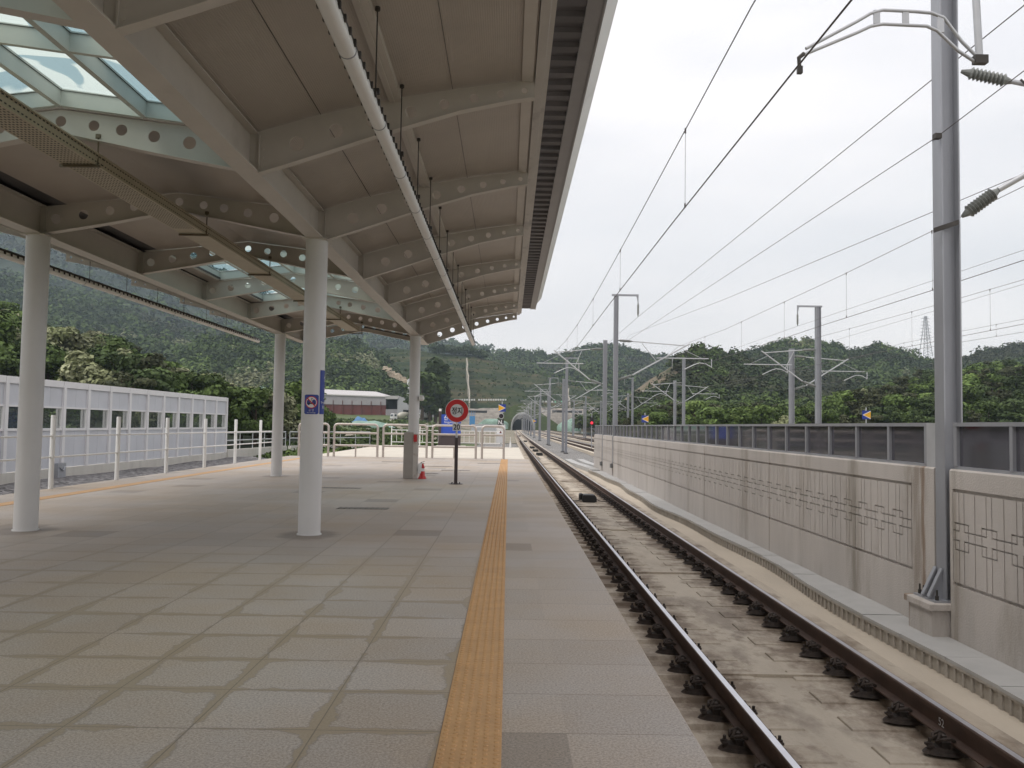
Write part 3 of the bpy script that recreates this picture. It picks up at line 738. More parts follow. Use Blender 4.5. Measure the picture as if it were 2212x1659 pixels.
# insulators of its cantilevers, leading right
b = MB(); b.box(-.22, .08, -.135, -.11, 2.98+1.0, 4.04); 
b.v = [(x, y, z+(x*.35)) for x, y, z in b.v]; b.obj('clamp_bar', M_darkmetal, BM)
def rel(px, py, Y): v = at(px, py, Y); return (v.x-XM, v.y-10.03, v.z)
insulator(BM, rel(2078, 468, 10.0), rel(2160, 408, 9.9), .085, 9)
b = MB(); b.tube([rel(2157, 410, 9.9), rel(2290, 335, 9.7)], .035, 10); b.obj('cantilever_strut', M_galvl, BM, smooth=True)
insulator(BM, rel(2076, 154, 10.0), rel(2190, 178, 9.9), .08, 9)
b = MB(); b.tube([rel(2185, 176, 9.9), rel(2330, 205, 9.7)], .03, 10); b.obj('cantilever_tie', M_galvl, BM, smooth=True)
b = MB(); b.tube([rel(2205,172,9.85), rel(2220,185,9.8), rel(2240,230,9.7)], .012, 6); b.obj('jumper_wire', M_darkmetal, BM)
b = MB(); p_ = rel(2027, 294, 9.9); b.box(p_[0]-.05, p_[0]+.03, p_[1]-.03, p_[1]+.05, p_[2]-.03, p_[2]+.03); b.obj('wire_clamp', M_darkmetal, BM)
# partner mast just outside the frame, its steady arm reaches over the track
YN = 6.85
NM = mast(XM, YN, 6.5, 'mast at the right whose arched steady arm holds the contact wire', .22, big=False)
cantilever(NM, -1, 2.75, zc=CZ+.95, big=True)
dt, db, tp = at(2107, -25, YN), at(2116, 128, YN), at(1737, 118, YN)
steady(NM, (dt.x-XM, 0, dt.z), (db.x-XM, 0, db.z), (tp.x-XM, 0, tp.z), True)
# far masts, left row (between the first and second track)
mast(XM, 41.5, 8.1, 'taller far mast of the pair at the wall end, with top bracket', .22, 1, 3.55, 1, base=-.4)
mast(XM, 46.1, 6.35, 'shorter far mast of the pair at the wall end, flat topped', .22, -1, 2.7, 0, base=-.5)
names = ['third pair', 'fourth pair', 'fifth pair', 'sixth pair', 'seventh pair', 'eighth pair', 'ninth pair', 'tenth pair', 'eleventh pair']
for k, Y in enumerate([79, 112, 147, 182, 217, 255, 295, 340, 390]):
    x = XM+.15+cv(Y)-max(0, (Y-250)/200)*.6
    mast(x, Y, 8.0, 'mast with top bracket in the %s from the camera, beside the near track' % names[k], .24, 1, 3.4, 1)
    mast(x, Y+4.4, 6.3, 'plain shorter mast in the %s from the camera, beside the near track' % names[k], .24, -1, 2.8, 0)
for k, Y in enumerate([44.6, 79, 112, 147, 182, 217]):
    x = 16.6+cv(Y); o_ = ['nearest', 'second', 'third', 'fourth', 'fifth', 'sixth'][k]
    mast(x, Y, 8.15, '%s mast with top bracket in the right-hand row beyond the wall' % o_, .26, -1, 2.9, -1)
    mast(x, Y+4.2, 6.3, '%s shorter mast in the right-hand row beyond the wall' % o_, .26, 1, 3.2, 0)
# ---- wires
M_wire = mat('copper_grey_wire', (.13,.115,.115), .5, .5, .1)
def wire(name, pts, label, r=.0075, droppers=None, sagto=None):
    t = thing(name, label, 'overhead wire', (0,0,0), 0, 'overhead wires')
    b = MB(); b.tube(pts, r, 5); b.obj('strand', M_wire, t)
    for a, c in (droppers or []):
        b = MB(); b.tube([a, c], .0035, 4, False); b.tube([Vector(a)+Vector((0,0,.02)), Vector(a)-Vector((0,0,.05))], .013, 5); b.tube([Vector(c)+Vector((0,0,.05)), Vector(c)-Vector((0,0,.01))], .012, 5); b.obj('dropper', M_wire, t)
    return t
# track 1: contact and messenger
def cx1(Y): # contact stagger
    return 2.45+.12*math.cos((Y-6.9)/35*math.pi)*-1+.0+cv(Y)
cont = [Vector((cx1(Y), Y, CZ)) for Y in (-10, 0, 6.9, 12, 20, 30, 41.5, 60, 78, 112, 147, 182, 217, 255, 295, 340, 390, 470)]
wire('contact_wire', cont, 'thick lower contact wire above the nearest track', .0085)
def mess(Y):
    sp_ = [-28, 6.9, 45.9, 83, 116, 151, 186, 221, 259, 299, 344, 394, 470]
    for a, c in zip(sp_[:-1], sp_[1:]):
        if a <= Y <= c: f = (Y-a)/(c-a); return CZ+1.22-.42*(4*f*(1-f))*min(1, (c-a)/40)
    return CZ+1.2
my = list(np.arange(-12, 84, 2.5))+list(np.arange(84, 470, 9))
drop = [(Vector((cx1(Y), Y, mess(Y))), Vector((cx1(Y), Y, CZ))) for Y in (3.0, 11.1, 18.0, 24.5, 31, 37, 43, 52, 60, 68, 76, 86, 96, 106)]
wire('messenger_wire', [Vector((cx1(Y), Y, mess(Y))) for Y in my], 'upper messenger wire with hanging droppers above the nearest track', .007, drop)
# wires to the right, each on its own plane
def w2(name, X, a, c, label, r=.0065, drops=None, ext=0):
    A, B = atX(*a, X), atX(*c, X); A2 = A+(A-B).normalized()*3
    return wire(name, [A2, A, B], label, r, drops), A, B
fe = atX(1380, 701, XM+1.1)
A = atX(2212, 11.7, XM+1.1); B = Vector((XM+1.1, 41.5, 7.06))
wire('feeder_wire', [A+(A-B)*.1, A, B, Vector((XM+1.25, 79, 6.96)), Vector((XM+1.3+cv(112), 112, 6.96)), Vector((XM+1.3+cv(182), 182, 6.96))], 'steepest bare feeder wire passing behind the top of the big mast', .008)
A = atX(2212, 153, XM-.06); B = at(1331, 752, 41.4)
wire('earth_wire', [A, atX(2022, 297, XM-.12), B, Vector((XM+.15, 79, 5.6)), Vector((XM+.3, 112, 5.6))], 'thin earth wire clamped to the front of the big mast', .0055)
A = atX(2212, 375, 7.3); B = atX(1565, 646.6, 7.3); C_ = atX(1360, 724, 7.3)
wire('return_wire', [A, B, C_, Vector((7.3, 79, 5.3))], 'slack thin wire crossing behind the big mast to the far pair', .006)
def pair(X, mpts, cpts, dxs, lm, lc, far):
    mp_ = [atX(*q, X) for q in mpts]; cp_ = [atX(*q, X) for q in cpts]
    mp_ += [Vector((X+cv(y), y, CZ+1.1)) for y in far]; cp_ += [Vector((X+cv(y), y, CZ)) for y in far]
    def onl(pts, Y):
        for a, c in zip(pts[:-1], pts[1:]):
            if min(a.y, c.y) <= Y <= max(a.y, c.y): return a.lerp(c, (Y-a.y)/(c.y-a.y))
        return None
    ds = []
    for Y in dxs:
        a, c = onl(mp_, Y), onl(cp_, Y)
        if a and c: ds.append((a, c))
    wire('messenger_wire', mp_, lm, .0065, ds); wire('contact_wire', cp_, lc, .0075)
pair(8.95, [(2212,402),(2018,497),(1820,594),(1566,711.6),(1466,748)], [(2212,562),(2080,605),(2018.5,625.6),(1772.7,704),(1689.7,732)], (14.2, 17.5, 22, 27, 32, 38), 'messenger wire with droppers over the second track', 'contact wire over the second track, crossing the big mast', (47, 79, 112, 147, 182, 217))
pair(13.95, [(2212,603.8),(2018.5,660),(1777.6,725.8)], [(2212,699.8),(2082.6,725),(2018,738),(1947,752)], (24, 28.7, 34, 40), 'messenger wire over the third track', 'contact wire over the third track', (49, 84, 118, 151))
A = atX(2212, 540, 15.5); B = at(1715.7, 707, 44.6)
wire('feeder_wire', [A, atX(2018.5, 605, 15.5), B, Vector((15.6, 79, 7.0)), Vector((15.7, 112, 7.0))], 'feeder wire hanging from the bracket of the right-hand mast', .007)
wire('return_wire', [atX(2212, 613.5, 14.8), atX(2018.5, 671.5, 14.8), atX(1807, 734, 14.8)], 'thin wire just under the third track messenger wire', .005)
pair(20.0, [(2212,689.4),(2082.6,714.4),(2018,727.5),(1947,742)], [(2212,717),(2082.6,738),(1957,758)], (34, 38, 42), 'messenger wire over the farthest track', 'contact wire over the farthest track', (50, 84, 116))

# ================================================================== CANOPY
CAN = thing('platform_canopy', 'white steel platform canopy with perforated ribs, round columns and skylights', 'canopy', (0,0,0))
CXL, CXR, CMID = -6.47, -2.66, -4.565
RY = [2.23+3.025*k for k in range(-5, 8)]+[25.75]
YE0, YE1 = -13.2, 26.0
for cy in (-12.85, -.77, 11.3, 23.4):
    for cx in (CXL, CXR):
        b = MB(); b.lathe([(.165,0),(.165,.012),(.149,.014),(.149,4.02)], (cx, cy, 0), 40); o = b.obj('column', M_column, CAN, smooth=True)
        b = MB(); b.box(cx-.17, cx+.17, cy-.17, cy+.17, 3.985, 3.999); b.obj('cap_plate', M_steelwhite, o)
for cx in (CXL, CXR):
    b = MB(); b.box(cx-.11, cx+.11, YE0, YE1+.1, 4.0, 4.018); b.box(cx-.007, cx+.007, YE0, YE1+.1, 4.018, 4.40); b.box(cx-.09, cx+.09, YE0, YE1+.1, 4.40, 4.415)
    b.obj('main_beam', M_steelwhite, CAN)
def web_with_holes(top, bot, holes, y, t=.012, seg=20, flip=False):
    """vertical plate in the xz plane between polylines top and bot (same x list), with round holes. cells between holes are filled"""
    b = MB()
    X = [q[0] for q in top]
    def zt(x): return np.interp(x, X, [q[1] for q in top])
    def zb(x): return np.interp(x, [q[0] for q in bot], [q[1] for q in bot])
    x0, x1 = X[0], X[-1]
    hs = sorted(holes, key=lambda h: h[0]); cuts = [x0]
    for a, c in zip(hs[:-1], hs[1:]): cuts.append((a[0]+c[0])/2)
    cuts.append(x1)
    for i, (hx, hz, r) in enumerate(hs):
        a, c = cuts[i], cuts[i+1]
        # outer boundary samples matched to circle angles
        ring, outr = [], []
        for k in range(seg):
            t_ = 2*math.pi*(k+.5)/seg; dx, dz = math.cos(t_), math.sin(t_)
            ring.append((hx+r*dx, hz+r*dz))
            # march to boundary
            s_ = 1e9
            if dx > 1e-6: s_ = min(s_, (c-hx)/dx)
            if dx < -1e-6: s_ = min(s_, (a-hx)/dx)
            lo_, hi_ = 0, s_ if s_ < 1e8 else 2
            x_, z_ = hx+dx*hi_, hz+dz*hi_
            if not (zb(x_) <= z_ <= zt(x_)):
                for _ in range(24):
                    m_ = (lo_+hi_)/2; xx, zz = hx+dx*m_, hz+dz*m_
                    if zb(xx) <= zz <= zt(xx): lo_ = m_
                    else: hi_ = m_
                x_, z_ = hx+dx*lo_, hz+dz*lo_
            outr.append([x_, z_, t_])
        # insert corners: snap nearest sample to each corner
        for (qx, qz) in ((a, zt(a)), (c, zt(c)), (a, zb(a)), (c, zb(c))):
            j = min(range(seg), key=lambda j: abs(math.atan2(math.sin(outr[j][2]-math.atan2(qz-hz, qx-hx)), math.cos(outr[j][2]-math.atan2(qz-hz, qx-hx)))))
            outr[j][0], outr[j][1] = qx, qz
        for sy in (-t/2, t/2):
            n0 = len(b.v); b.v += [(p[0], y+sy, p[1]) for p in ring]+[(p[0], y+sy, p[1]) for p in outr]
            for k in range(seg):
                q = (n0+k, n0+(k+1)%seg, n0+seg+(k+1)%seg, n0+seg+k); b.f.append(q if sy < 0 else q[::-1])
        n0 = len(b.v); b.v += [(p[0], y-t/2, p[1]) for p in ring]+[(p[0], y+t/2, p[1]) for p in ring]
        b.f += [(n0+k, n0+seg+k, n0+seg+(k+1)%seg, n0+(k+1)%seg) for k in range(seg)]
    return b
def flange(pts, y, w, t, up=True):
    b = MB()
    for (xa, za), (xb, zb) in zip(pts[:-1], pts[1:]):
        d = t if up else -t
        b.add([(xa,y-w/2,za),(xb,y-w/2,zb),(xb,y+w/2,zb),(xa,y+w/2,za),(xa,y-w/2,za+d),(xb,y-w/2,zb+d),(xb,y+w/2,zb+d),(xa,y+w/2,za+d)], [(3,2,1,0),(4,5,6,7),(0,1,5,4),(1,2,6,5),(2,3,7,6),(3,0,4,7)])
    return b
WB = [(-2.55,4.0),(-2.07,4.16),(-1.33,4.42),(-.54,4.67),(.0,4.79),(.21,4.82)]
WT = [(-2.66,4.40),(-2.07,4.58),(-1.33,4.77),(-.54,4.91),(.0,4.985),(.21,5.005)]
WH = [(-2.18,4.31,.075),(-1.79,4.45,.072),(-1.42,4.56,.067),(-1.04,4.655,.06),(-.70,4.74,.052),(-.40,4.805,.046),(-.13,4.855,.038),(.11,4.895,.03)]
CT_ = [(-6.46,4.40),(-5.5,4.505),(-4.565,4.62),(-3.6,4.505),(-2.67,4.40)]
CB_ = [(-6.46,4.02),(-5.5,4.19),(-4.75,4.345),(-4.565,4.365),(-4.38,4.345),(-3.6,4.19),(-2.67,4.02)]
CH = [(-4.565,4.50,.055)]+[s_ for d_, z_, r_ in ((.335,4.46,.055),(.615,4.42,.058),(.945,4.36,.060),(1.305,4.30,.066),(1.675,4.235,.068)) for s_ in ((-4.565-d_,z_,r_),(-4.565+d_,z_,r_))]
def mir(pts): return [(2*CMID-q[0], *q[1:]) for q in pts][::-1]
for y in RY:
    for side in (0, 1):
        wt_, wb_, wh_ = (WT, WB, WH) if side == 0 else (mir(WT), mir(WB), mir(WH))
        if side == 0: wb2 = [(-2.66, 4.0)]+wb_
        else: wb2 = wb_+[(2*CMID+2.66, 4.0)]
        o = web_with_holes(wt_, wb2, wh_, y).obj('wing_rib', M_steelwhite, CAN)
        flange(wb_, y, .10, .008, False).obj('rib_flange', M_steelwhite, o)
    o = web_with_holes(CT_, CB_, CH, y).obj('ridge_rib', M_steelwhite, CAN)
    flange(CB_, y, .12, .01, False).obj('rib_flange', M_steelwhite, o)
    # bolted end plates
    for x_, s in ((CXR, 1), (CXR, -1), (CXL, 1), (CXL, -1)):
        if y > 26: continue
        b = MB(); b.box(x_+s*.10, x_+s*.112, y-.03, y+.03, 4.02, 4.39)
        for q in range(4): b.lathe([(.014,0),(.014,.012)], (x_+s*.14, y-.012, 4.08+q*.085), 6, 'y')
        b.obj('end_plate', M_steelwhite, CAN)
# ceilings
def sheet(pts, ya, yb, z_off=.012, th=.03, rib=True):
    b = MB(); ys_ = [ya, yb]
    P_ = [(x, z+z_off) for x, z in pts]
    n = len(P_)
    for (xa, za), (xb, zb) in zip(P_[:-1], P_[1:]):
        b.add([(xa,ya,za),(xb,ya,zb),(xb,yb,zb),(xa,yb,za),(xa,ya,za+th),(xb,ya,zb+th),(xb,yb,zb+th),(xa,yb,za+th)], [(3,2,1,0),(4,5,6,7),(0,1,5,4),(2,3,7,6)])
    return b
def ceil_mat():
    m = M_ceil.copy(); m.name = 'ribbed_ceiling_panel'; t = m.node_tree; n = t.nodes; l = t.links; b = n['Principled BSDF']
    tc_ = n.new('ShaderNodeTexCoord'); w = n.new('ShaderNodeTexWave'); w.inputs['Scale'].default_value = 16; w.wave_type = 'BANDS'; w.bands_direction = 'X'
    l.new(tc_.outputs['Object'], w.inputs['Vector']); bp = n.new('ShaderNodeBump'); bp.inputs['Strength'].default_value = .25; bp.inputs['Distance'].default_value = .01
    l.new(w.outputs['Fac'], bp.inputs['Height']); l.new(bp.outputs[0], b.inputs['Normal'])
    b.inputs['Roughness'].default_value = .38
    return m
M_ceil2 = ceil_mat()
for side in (0, 1):
    pts = WT if side == 0 else mir(WT)
    sheet(pts, YE0, YE1-.2).obj('wing_ceiling', M_ceil2, CAN)
    # lengthwise panel seams, purlin, edge beam
    for x_ in (-1.95, -.62):
        z_ = float(np.interp(x_, [q[0] for q in WT], [q[1] for q in WT])); xx = x_ if side == 0 else 2*CMID-x_
        b = MB(); b.box(xx-.0022, xx+.0022, YE0, YE1-.2, z_+.006, z_+.014); b.obj('panel_seam', M_darkmetal, CAN)
    z_ = 4.80; x0, x1 = (-1.26, -1.13) if side == 0 else (2*CMID+1.13, 2*CMID+1.26)
    b = MB(); b.box(x0, x1, YE0, YE1-.1, z_-.045, z_+.02)
    b.box(x0+.045, x0+.06, YE0, YE1-.1, z_-.06, z_-.044); b.obj('purlin', M_steelwhite, CAN)
    def mx_(x): return x if side == 0 else 2*CMID-x
    b = MB(); b.box(mx_(.08), mx_(.19), YE0, YE1-.15, 4.985, 5.0); b.obj('edge_trim', M_steelwhite, CAN)
    b = MB(); b.box(mx_(.215), mx_(.30), YE0, YE1+.05, 4.99, 5.02); b.box(mx_(.215), mx_(.225), YE0, YE1+.05, 5.02, 5.2); b.obj('edge_beam', M_stain, CAN)
    b = MB(); b.box(mx_(.305), mx_(.35), YE0, YE1+.02, 5.03, 5.06); b.obj('edge_strip', M_stain, CAN)
    b = MB()
    y = YE0
    while y < YE1-.1:
        b.prism([(y,5.20),(y+.12,5.20),(y+.15,5.235),(y+.27,5.235),(y+.30,5.20),(y+.30,5.27),(y,5.27)], 'x', mx_(.352), mx_(.63)); y += .302
    b.obj('gutter_deck', M_deck, CAN)
    b = MB(); b.box(mx_(.63), mx_(.79), YE0, YE1+.15, 5.19, 5.42); b.box(mx_(.775), mx_(.795), YE0, YE1+.15, 5.175, 5.195)
    b.obj('fascia', M_fascia, CAN)
    b = MB(); n_ = 12
    for k in range(n_):
        ya = YE0+k*(YE1-YE0)/n_; b.add([(mx_(.80),ya+.01,5.30),(mx_(.97),ya+.01,5.52),(mx_(.97),ya+(YE1-YE0)/n_-.01,5.52),(mx_(.80),ya+(YE1-YE0)/n_-.01,5.30),(mx_(.80),ya+.01,5.31),(mx_(.965),ya+.01,5.53),(mx_(.965),ya+(YE1-YE0)/n_-.01,5.53),(mx_(.80),ya+(YE1-YE0)/n_-.01,5.31)], [(0,1,2,3),(7,6,5,4),(1,5,6,2)])
    b.obj('roof_lip', M_lip, CAN)
    # solid roof above the soffit so that light stays out
    sheet(pts, YE0, YE1-.2, .10, .03).obj('roof_deck', M_deck, CAN)
    b = MB()
    for x_, w_ in ((-1.7,.09),): pass
# middle bays: solid and skylight
def mz(x): return float(np.interp(x, [q[0] for q in CT_], [q[1] for q in CT_]))
M_skylight = bpy.data.materials.new('green_tinted_skylight'); M_skylight.use_nodes = True
t = M_skylight.node_tree; n = t.nodes; l = t.links; n.remove(n['Principled BSDF'])
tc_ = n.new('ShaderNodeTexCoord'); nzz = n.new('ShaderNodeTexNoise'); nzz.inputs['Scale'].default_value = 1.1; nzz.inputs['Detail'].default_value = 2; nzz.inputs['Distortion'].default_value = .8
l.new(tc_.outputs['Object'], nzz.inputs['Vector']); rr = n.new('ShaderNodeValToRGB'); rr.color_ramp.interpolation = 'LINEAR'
rr.color_ramp.elements[0].position = .50; rr.color_ramp.elements[0].color = (.76,.86,.79,1); rr.color_ramp.elements[1].position = .515; rr.color_ramp.elements[1].color = (.36,.50,.52,1)  # noise switches the pane colour between pale green and blue-grey
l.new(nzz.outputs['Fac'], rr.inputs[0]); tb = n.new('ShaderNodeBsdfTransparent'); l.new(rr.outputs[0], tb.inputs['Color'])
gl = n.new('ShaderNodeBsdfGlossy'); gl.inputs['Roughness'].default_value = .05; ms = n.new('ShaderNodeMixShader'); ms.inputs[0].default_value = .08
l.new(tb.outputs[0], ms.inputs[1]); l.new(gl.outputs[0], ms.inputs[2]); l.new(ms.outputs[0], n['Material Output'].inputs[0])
M_curb = mat('skylight_curb_paint', (.60,.63,.60), .5, 0, .03)
SKY_BAYS = [i for i, y in enumerate(RY[:-1]) if (2 < y < 6 or 14 < y < 18.5 or -10 < y < -5)]
for i in range(len(RY)-1):
    ya, yb = RY[i], RY[i+1]
    if i in SKY_BAYS or (5 < ya < 6):
        K = MB(); n_ = 0
        XR = -3.02; top = .30
        xsl = [CMID-1.55, CMID-.86, CMID, CMID+.86, CMID+1.55]
        for x_ in xsl: K.box(x_-.028, x_+.028, ya+.05, yb-.05, mz(x_)+.015, mz(x_)+.20)
        ymid = (ya+yb)/2
        for yy in (ya+.05, ymid, yb-.05):
            for xa, xb in zip(xsl[:-1], xsl[1:]):
                K.add([(xa+.028,yy-.025,mz(xa)+.016),(xb-.028,yy-.025,mz(xb)+.016),(xb-.028,yy+.025,mz(xb)+.016),(xa+.028,yy+.025,mz(xa)+.016),(xa+.028,yy-.025,mz(xa)+.19),(xb-.028,yy-.025,mz(xb)+.19),(xb-.028,yy+.025,mz(xb)+.19),(xa+.028,yy+.025,mz(xa)+.19)], [(3,2,1,0),(4,5,6,7),(0,1,5,4),(1,2,6,5),(2,3,7,6),(3,0,4,7)])
        o = K.obj('skylight_frame', M_curb, CAN)
        K = MB()
        for xa, xb in zip(xsl[:-1], xsl[1:]):
            for yc, yd in ((ya+.075, ymid-.025), (ymid+.025, yb-.075)):
                for (pa, pb, pc, pd) in (((xa+.028,yc),(xa+.040,yc),(xa+.040,yd),(xa+.028,yd)), ((xb-.040,yc),(xb-.028,yc),(xb-.028,yd),(xb-.040,yd)), ((xa+.04,yc),(xb-.04,yc),(xb-.04,yc+.012),(xa+.04,yc+.012)), ((xa+.04,yd-.012),(xb-.04,yd-.012),(xb-.04,yd),(xa+.04,yd))):
                    K.quad(*[(q[0], q[1], mz(q[0])+.175) for q in (pa, pb, pc, pd)])
        K.obj('gasket', M_ink, o)
        for xa, xb in ((CMID-1.55, CMID), (CMID, CMID+1.55)):
            K = MB(); K.quad((xa,ya+.03,mz(xa)+.202),(xb,ya+.03,mz(xb)+.202),(xb,yb-.03,mz(xb)+.202),(xa,yb-.03,mz(xa)+.202)); K.obj('glass_pane', M_skylight, o)
        for xa, xb in ((CXL+.1, CMID-1.58), (CMID+1.58, CXR-.1)):
            K = MB(); K.add([(xa,ya,mz(xa)+.03),(xb,ya,mz(xb)+.03),(xb,yb,mz(xb)+.03),(xa,yb,mz(xa)+.03),(xa,ya,mz(xa)+.09),(xb,ya,mz(xb)+.09),(xb,yb,mz(xb)+.09),(xa,yb,mz(xa)+.09)], [(3,2,1,0),(4,5,6,7),(1,2,6,5)]); K.obj('side_ceiling', M_ceil2, CAN)
    else:
        for pts in (CT_,):
            P_ = [q for q in pts]; P_[0] = (CXL+.35, mz(CXL+.35)); P_[-1] = (CXR-.02, mz(CXR-.02))
            sheet(P_, ya, yb, .012, .03).obj('ridge_ceiling', M_ceil2, CAN)
for side in (0, 1):
    b = MB(); x0 = CXL-.09 if side == 0 else CXR-.40; b.box(x0, x0+.50, YE0, YE1-.2, 4.47, 4.50); b.obj('roof_deck', M_deck, CAN)  # dark cover strips added so no sky shows through the beam gaps
# ---- hanging light fittings
def tube_light(x, y0, y1, z, label):
    t = thing('tube_light_run', label, 'light fitting', (x, 0, z), 0, 'long tube light runs under the canopy wings')
    st = 1.375; y = y0
    while y < y1-.05:
        ye = min(y+st-.012, y1)
        b = MB(); r = .06
        pr = [(r*math.cos(a), -.01+r*.9*math.sin(a)) for a in [math.pi+math.pi*k/8 for k in range(9)]]+[(.05,.03),(-.05,.03)]
        b.prism(pr, 'y', y, ye); b.obj('tube_cover', M_white, t, smooth=True)
        b = MB(); b.prism([(u*1.06, v*1.05) for u, v in pr], 'y', ye, min(ye+.012, y1)); b.obj('end_ring', M_galv, t)
        b = MB(); k = y+.1
        while k < ye:
            for s in (-1, 1): b.box(s*.055, s*.075, k-.012, k+.012, -.012, .035)
            k += .17
        b.obj('clip', M_darkmetal, t); y += st
    b = MB(); b.box(-.045, .045, y0, y1, .032, .07); b.obj('tray', M_darkmetal, t)
    s = 1 if x > CMID else -1; y = y0+.6
    while y < y1-.3:
        b = MB()
        for xo, off in ((.05*s, 0),):
            zt_ = float(np.interp(x if s > 0 else 2*CMID-x, [q[0] for q in WT], [q[1] for q in WT]))-z
            if y < 25.7: b.tube([(xo, y, .04), (xo, y, zt_)], .006, 5)
            b.tube([(xo, y, zt_-.03), (xo, y, zt_)], .022, 6); b.box(xo-.03, xo+.03, y-.02, y+.02, .05, .09)
        b.obj('hanger_rod', M_darkmetal, t)
        y += 1.5125
    return t
tube_light(-1.14, -12.3, 25.9, 4.05, 'white tube light run hung under the right canopy wing')
tube_light(-7.85, -12.3, 25.9, 4.03, 'white tube light run hung outside the left canopy beam')
# tan perforated tray
t = thing('lighting_tray', 'tan perforated lighting tray hung under the canopy ridge', 'light fitting', (-4.36, 0, 4.06))
y = -12.8
while y < 22.9:
    ye = min(y+3.02, 22.95); b = MB(); w, h = .17, .10
    b.add([(-w,y,0),(w,y,0),(w,ye,0),(-w,ye,0),(-w-.02,y,h),(w+.02,y,h),(w+.02,ye,h),(-w-.02,ye,h)], [(3,2,1,0),(0,4,7,3),(1,2,6,5),(4,5,6,7)])
    b.box(-w-.035, -w-.018, y, ye, h-.004, h+.012); b.box(w+.018, w+.035, y, ye, h-.004, h+.012)
    o = b.obj('tray_body', M_tan, t)
    if ye > 3:
        b = MB(); k = max(y, 3)
        while k < ye:
            if k < 11:
                for q in range(9): b.box(-.145+q*.034, -.145+q*.034+.014, k, k+.022, -.002, .001)
            b.add([(w+.0065,k,.022),(w+.0065,k+.03,.022),(w+.0085,k+.03,.034),(w+.0085,k,.034)], [(0,1,2,3)]); b.add([(w+.0185,k,.078),(w+.0185,k+.03,.078),(w+.021,k+.03,.09),(w+.021,k,.09)], [(0,1,2,3)])
            k += .06
        b.obj('perforation', M_ink, o)
    y += 3.025
for y in RY:
    if 2 < y < 23.5:
        b = MB(); b.box(-.19, .21, y-.025, y+.0, -.03, -.004); b.tube([(.18, y, 0), (.18, y, .30)], .009, 6); b.lathe([(.03,.27),(.03,.31)], (.18, y, 0), 8); b.obj('hanger', mat('bronze_hanger', (.16,.13,.09), .5, .3) if 'bronze_hanger' not in MATS else MATS['bronze_hanger'], t)
# pipe run seen at the end of the ridge
b = MB(); b.tube([(-4.2, 23.9, 4.28), (-2.75, 25.2, 4.12)], .02, 6); tag(b.obj('conduit', M_darkmetal), 'dark conduit slanting under the last ridge rib', 'conduit')

# ================================================================== SIGNS on column, things on platform
# no-smoking plate, bent round the column
RC = .152
CCX, CCY = CXR, 11.3
def cyl(a0, z0, r=RC):
    # a0: angle (rad) measured from facing the camera (-y), positive to the right (+x)
    return lambda u, v: (CCX+(r)*math.sin(a0+u/r), CCY-(r)*math.cos(a0+u/r), z0+v)
def cyl_patch(w, h, a0, z0, r, rad=.02, n=10):
    f = cyl(a0, z0, r); b = MB(); us = [(-w/2)+w*k/n for k in range(n+1)]
    for a, c in zip(us[:-1], us[1:]):
        ha = h/2-(rad if abs(a) > w/2-1e-6 else 0)*.7; hc = h/2-(rad if abs(c) > w/2-1e-6 else 0)*.7
        b.quad(f(a,-ha), f(c,-hc), f(c,hc), f(a,ha))
    return b
view = math.atan2(CCX, CCY)      # direction of the column as seen from the camera; front of the column faces back along it
front = -view                     # angle towards the camera
t = thing('no_smoking_sign', 'small blue no-smoking plate with red circle on the centre column', 'sign', (0,0,0))
A0 = front-.12; Z0 = at(674, 873.5, 11.15).z
cyl_patch(.20, .262, A0, Z0, RC+.001, .02).obj('plate', M_blue, t)
f = cyl(A0, Z0+.028, RC+.0022)
b = MB(); n_ = 36
for k in range(n_):
    a, c = 2*math.pi*k/n_, 2*math.pi*(k+1)/n_
    b.quad(f(.082*math.cos(a), .082*math.sin(a)), f(.082*math.cos(c), .082*math.sin(c)), f(.071*math.cos(c), .071*math.sin(c)), f(.071*math.cos(a), .071*math.sin(a)))
b.obj('red_ring', M_red, t)
b = MB(); b.add([f(.071*math.cos(2*math.pi*k/n_), .071*math.sin(2*math.pi*k/n_)) for k in range(n_)]+[f(0,0)], [(k,(k+1)%n_,n_) for k in range(n_)]); b.obj('white_disc', M_paper, t)
f = cyl(A0, Z0+.028, RC+.0034); b = MB()
for a, c in ((-.055,-.02),(-.02,.015),(.015,.03)): b.quad(f(a,-.024), f(c,-.024), f(c,-.010), f(a,-.010))
b.quad(f(.036,-.024), f(.050,-.024), f(.050,-.010), f(.036,-.010))
sm = [(.045,-.008),(.047,.006),(.038,.014),(.022,.014),(.014,.020),(.004,.030),(-.004,.040),(-.002,.052),(.010,.056),(.018,.050),(.022,.036),(.030,.026)]
for (u0, v0), (u1, v1) in zip(sm[:-1], sm[1:]):
    d = math.hypot(u1-u0, v1-v0); ox_, oy_ = -(v1-v0)/d*.0028, (u1-u0)/d*.0028
    b.quad(f(u0-ox_,v0-oy_), f(u1-ox_,v1-oy_), f(u1+ox_,v1+oy_), f(u0+ox_,v0+oy_))
b.obj('cigarette', M_ink, t)
f = cyl(A0, Z0+.028, RC+.0046); b = MB(); n_ = 8
for k in range(n_):
    a, c = -1+2*k/n_, -1+2*(k+1)/n_; q = .052
    b.quad(f(q*a-.005, -q*a-.005), f(q*c-.005, -q*c-.005), f(q*c+.005, -q*c+.005), f(q*a+.005, -q*a+.005))
b.obj('red_bar', M_red, t)
text_obj('금 연', .034, M_paper, t, cyl(A0, Z0-.078, RC+.0025))
text_obj('No Smoking', .022, M_paper, t, cyl(A0, Z0-.112, RC+.0025))
t = thing('station_name_sign', 'tall dark blue station name strip wrapped on the right of the centre column', 'sign', (0,0,0))
zt_, zb_ = at(697, 800, 11.25).z, at(697, 894.7, 11.25).z; A1 = front+.62+.15/RC
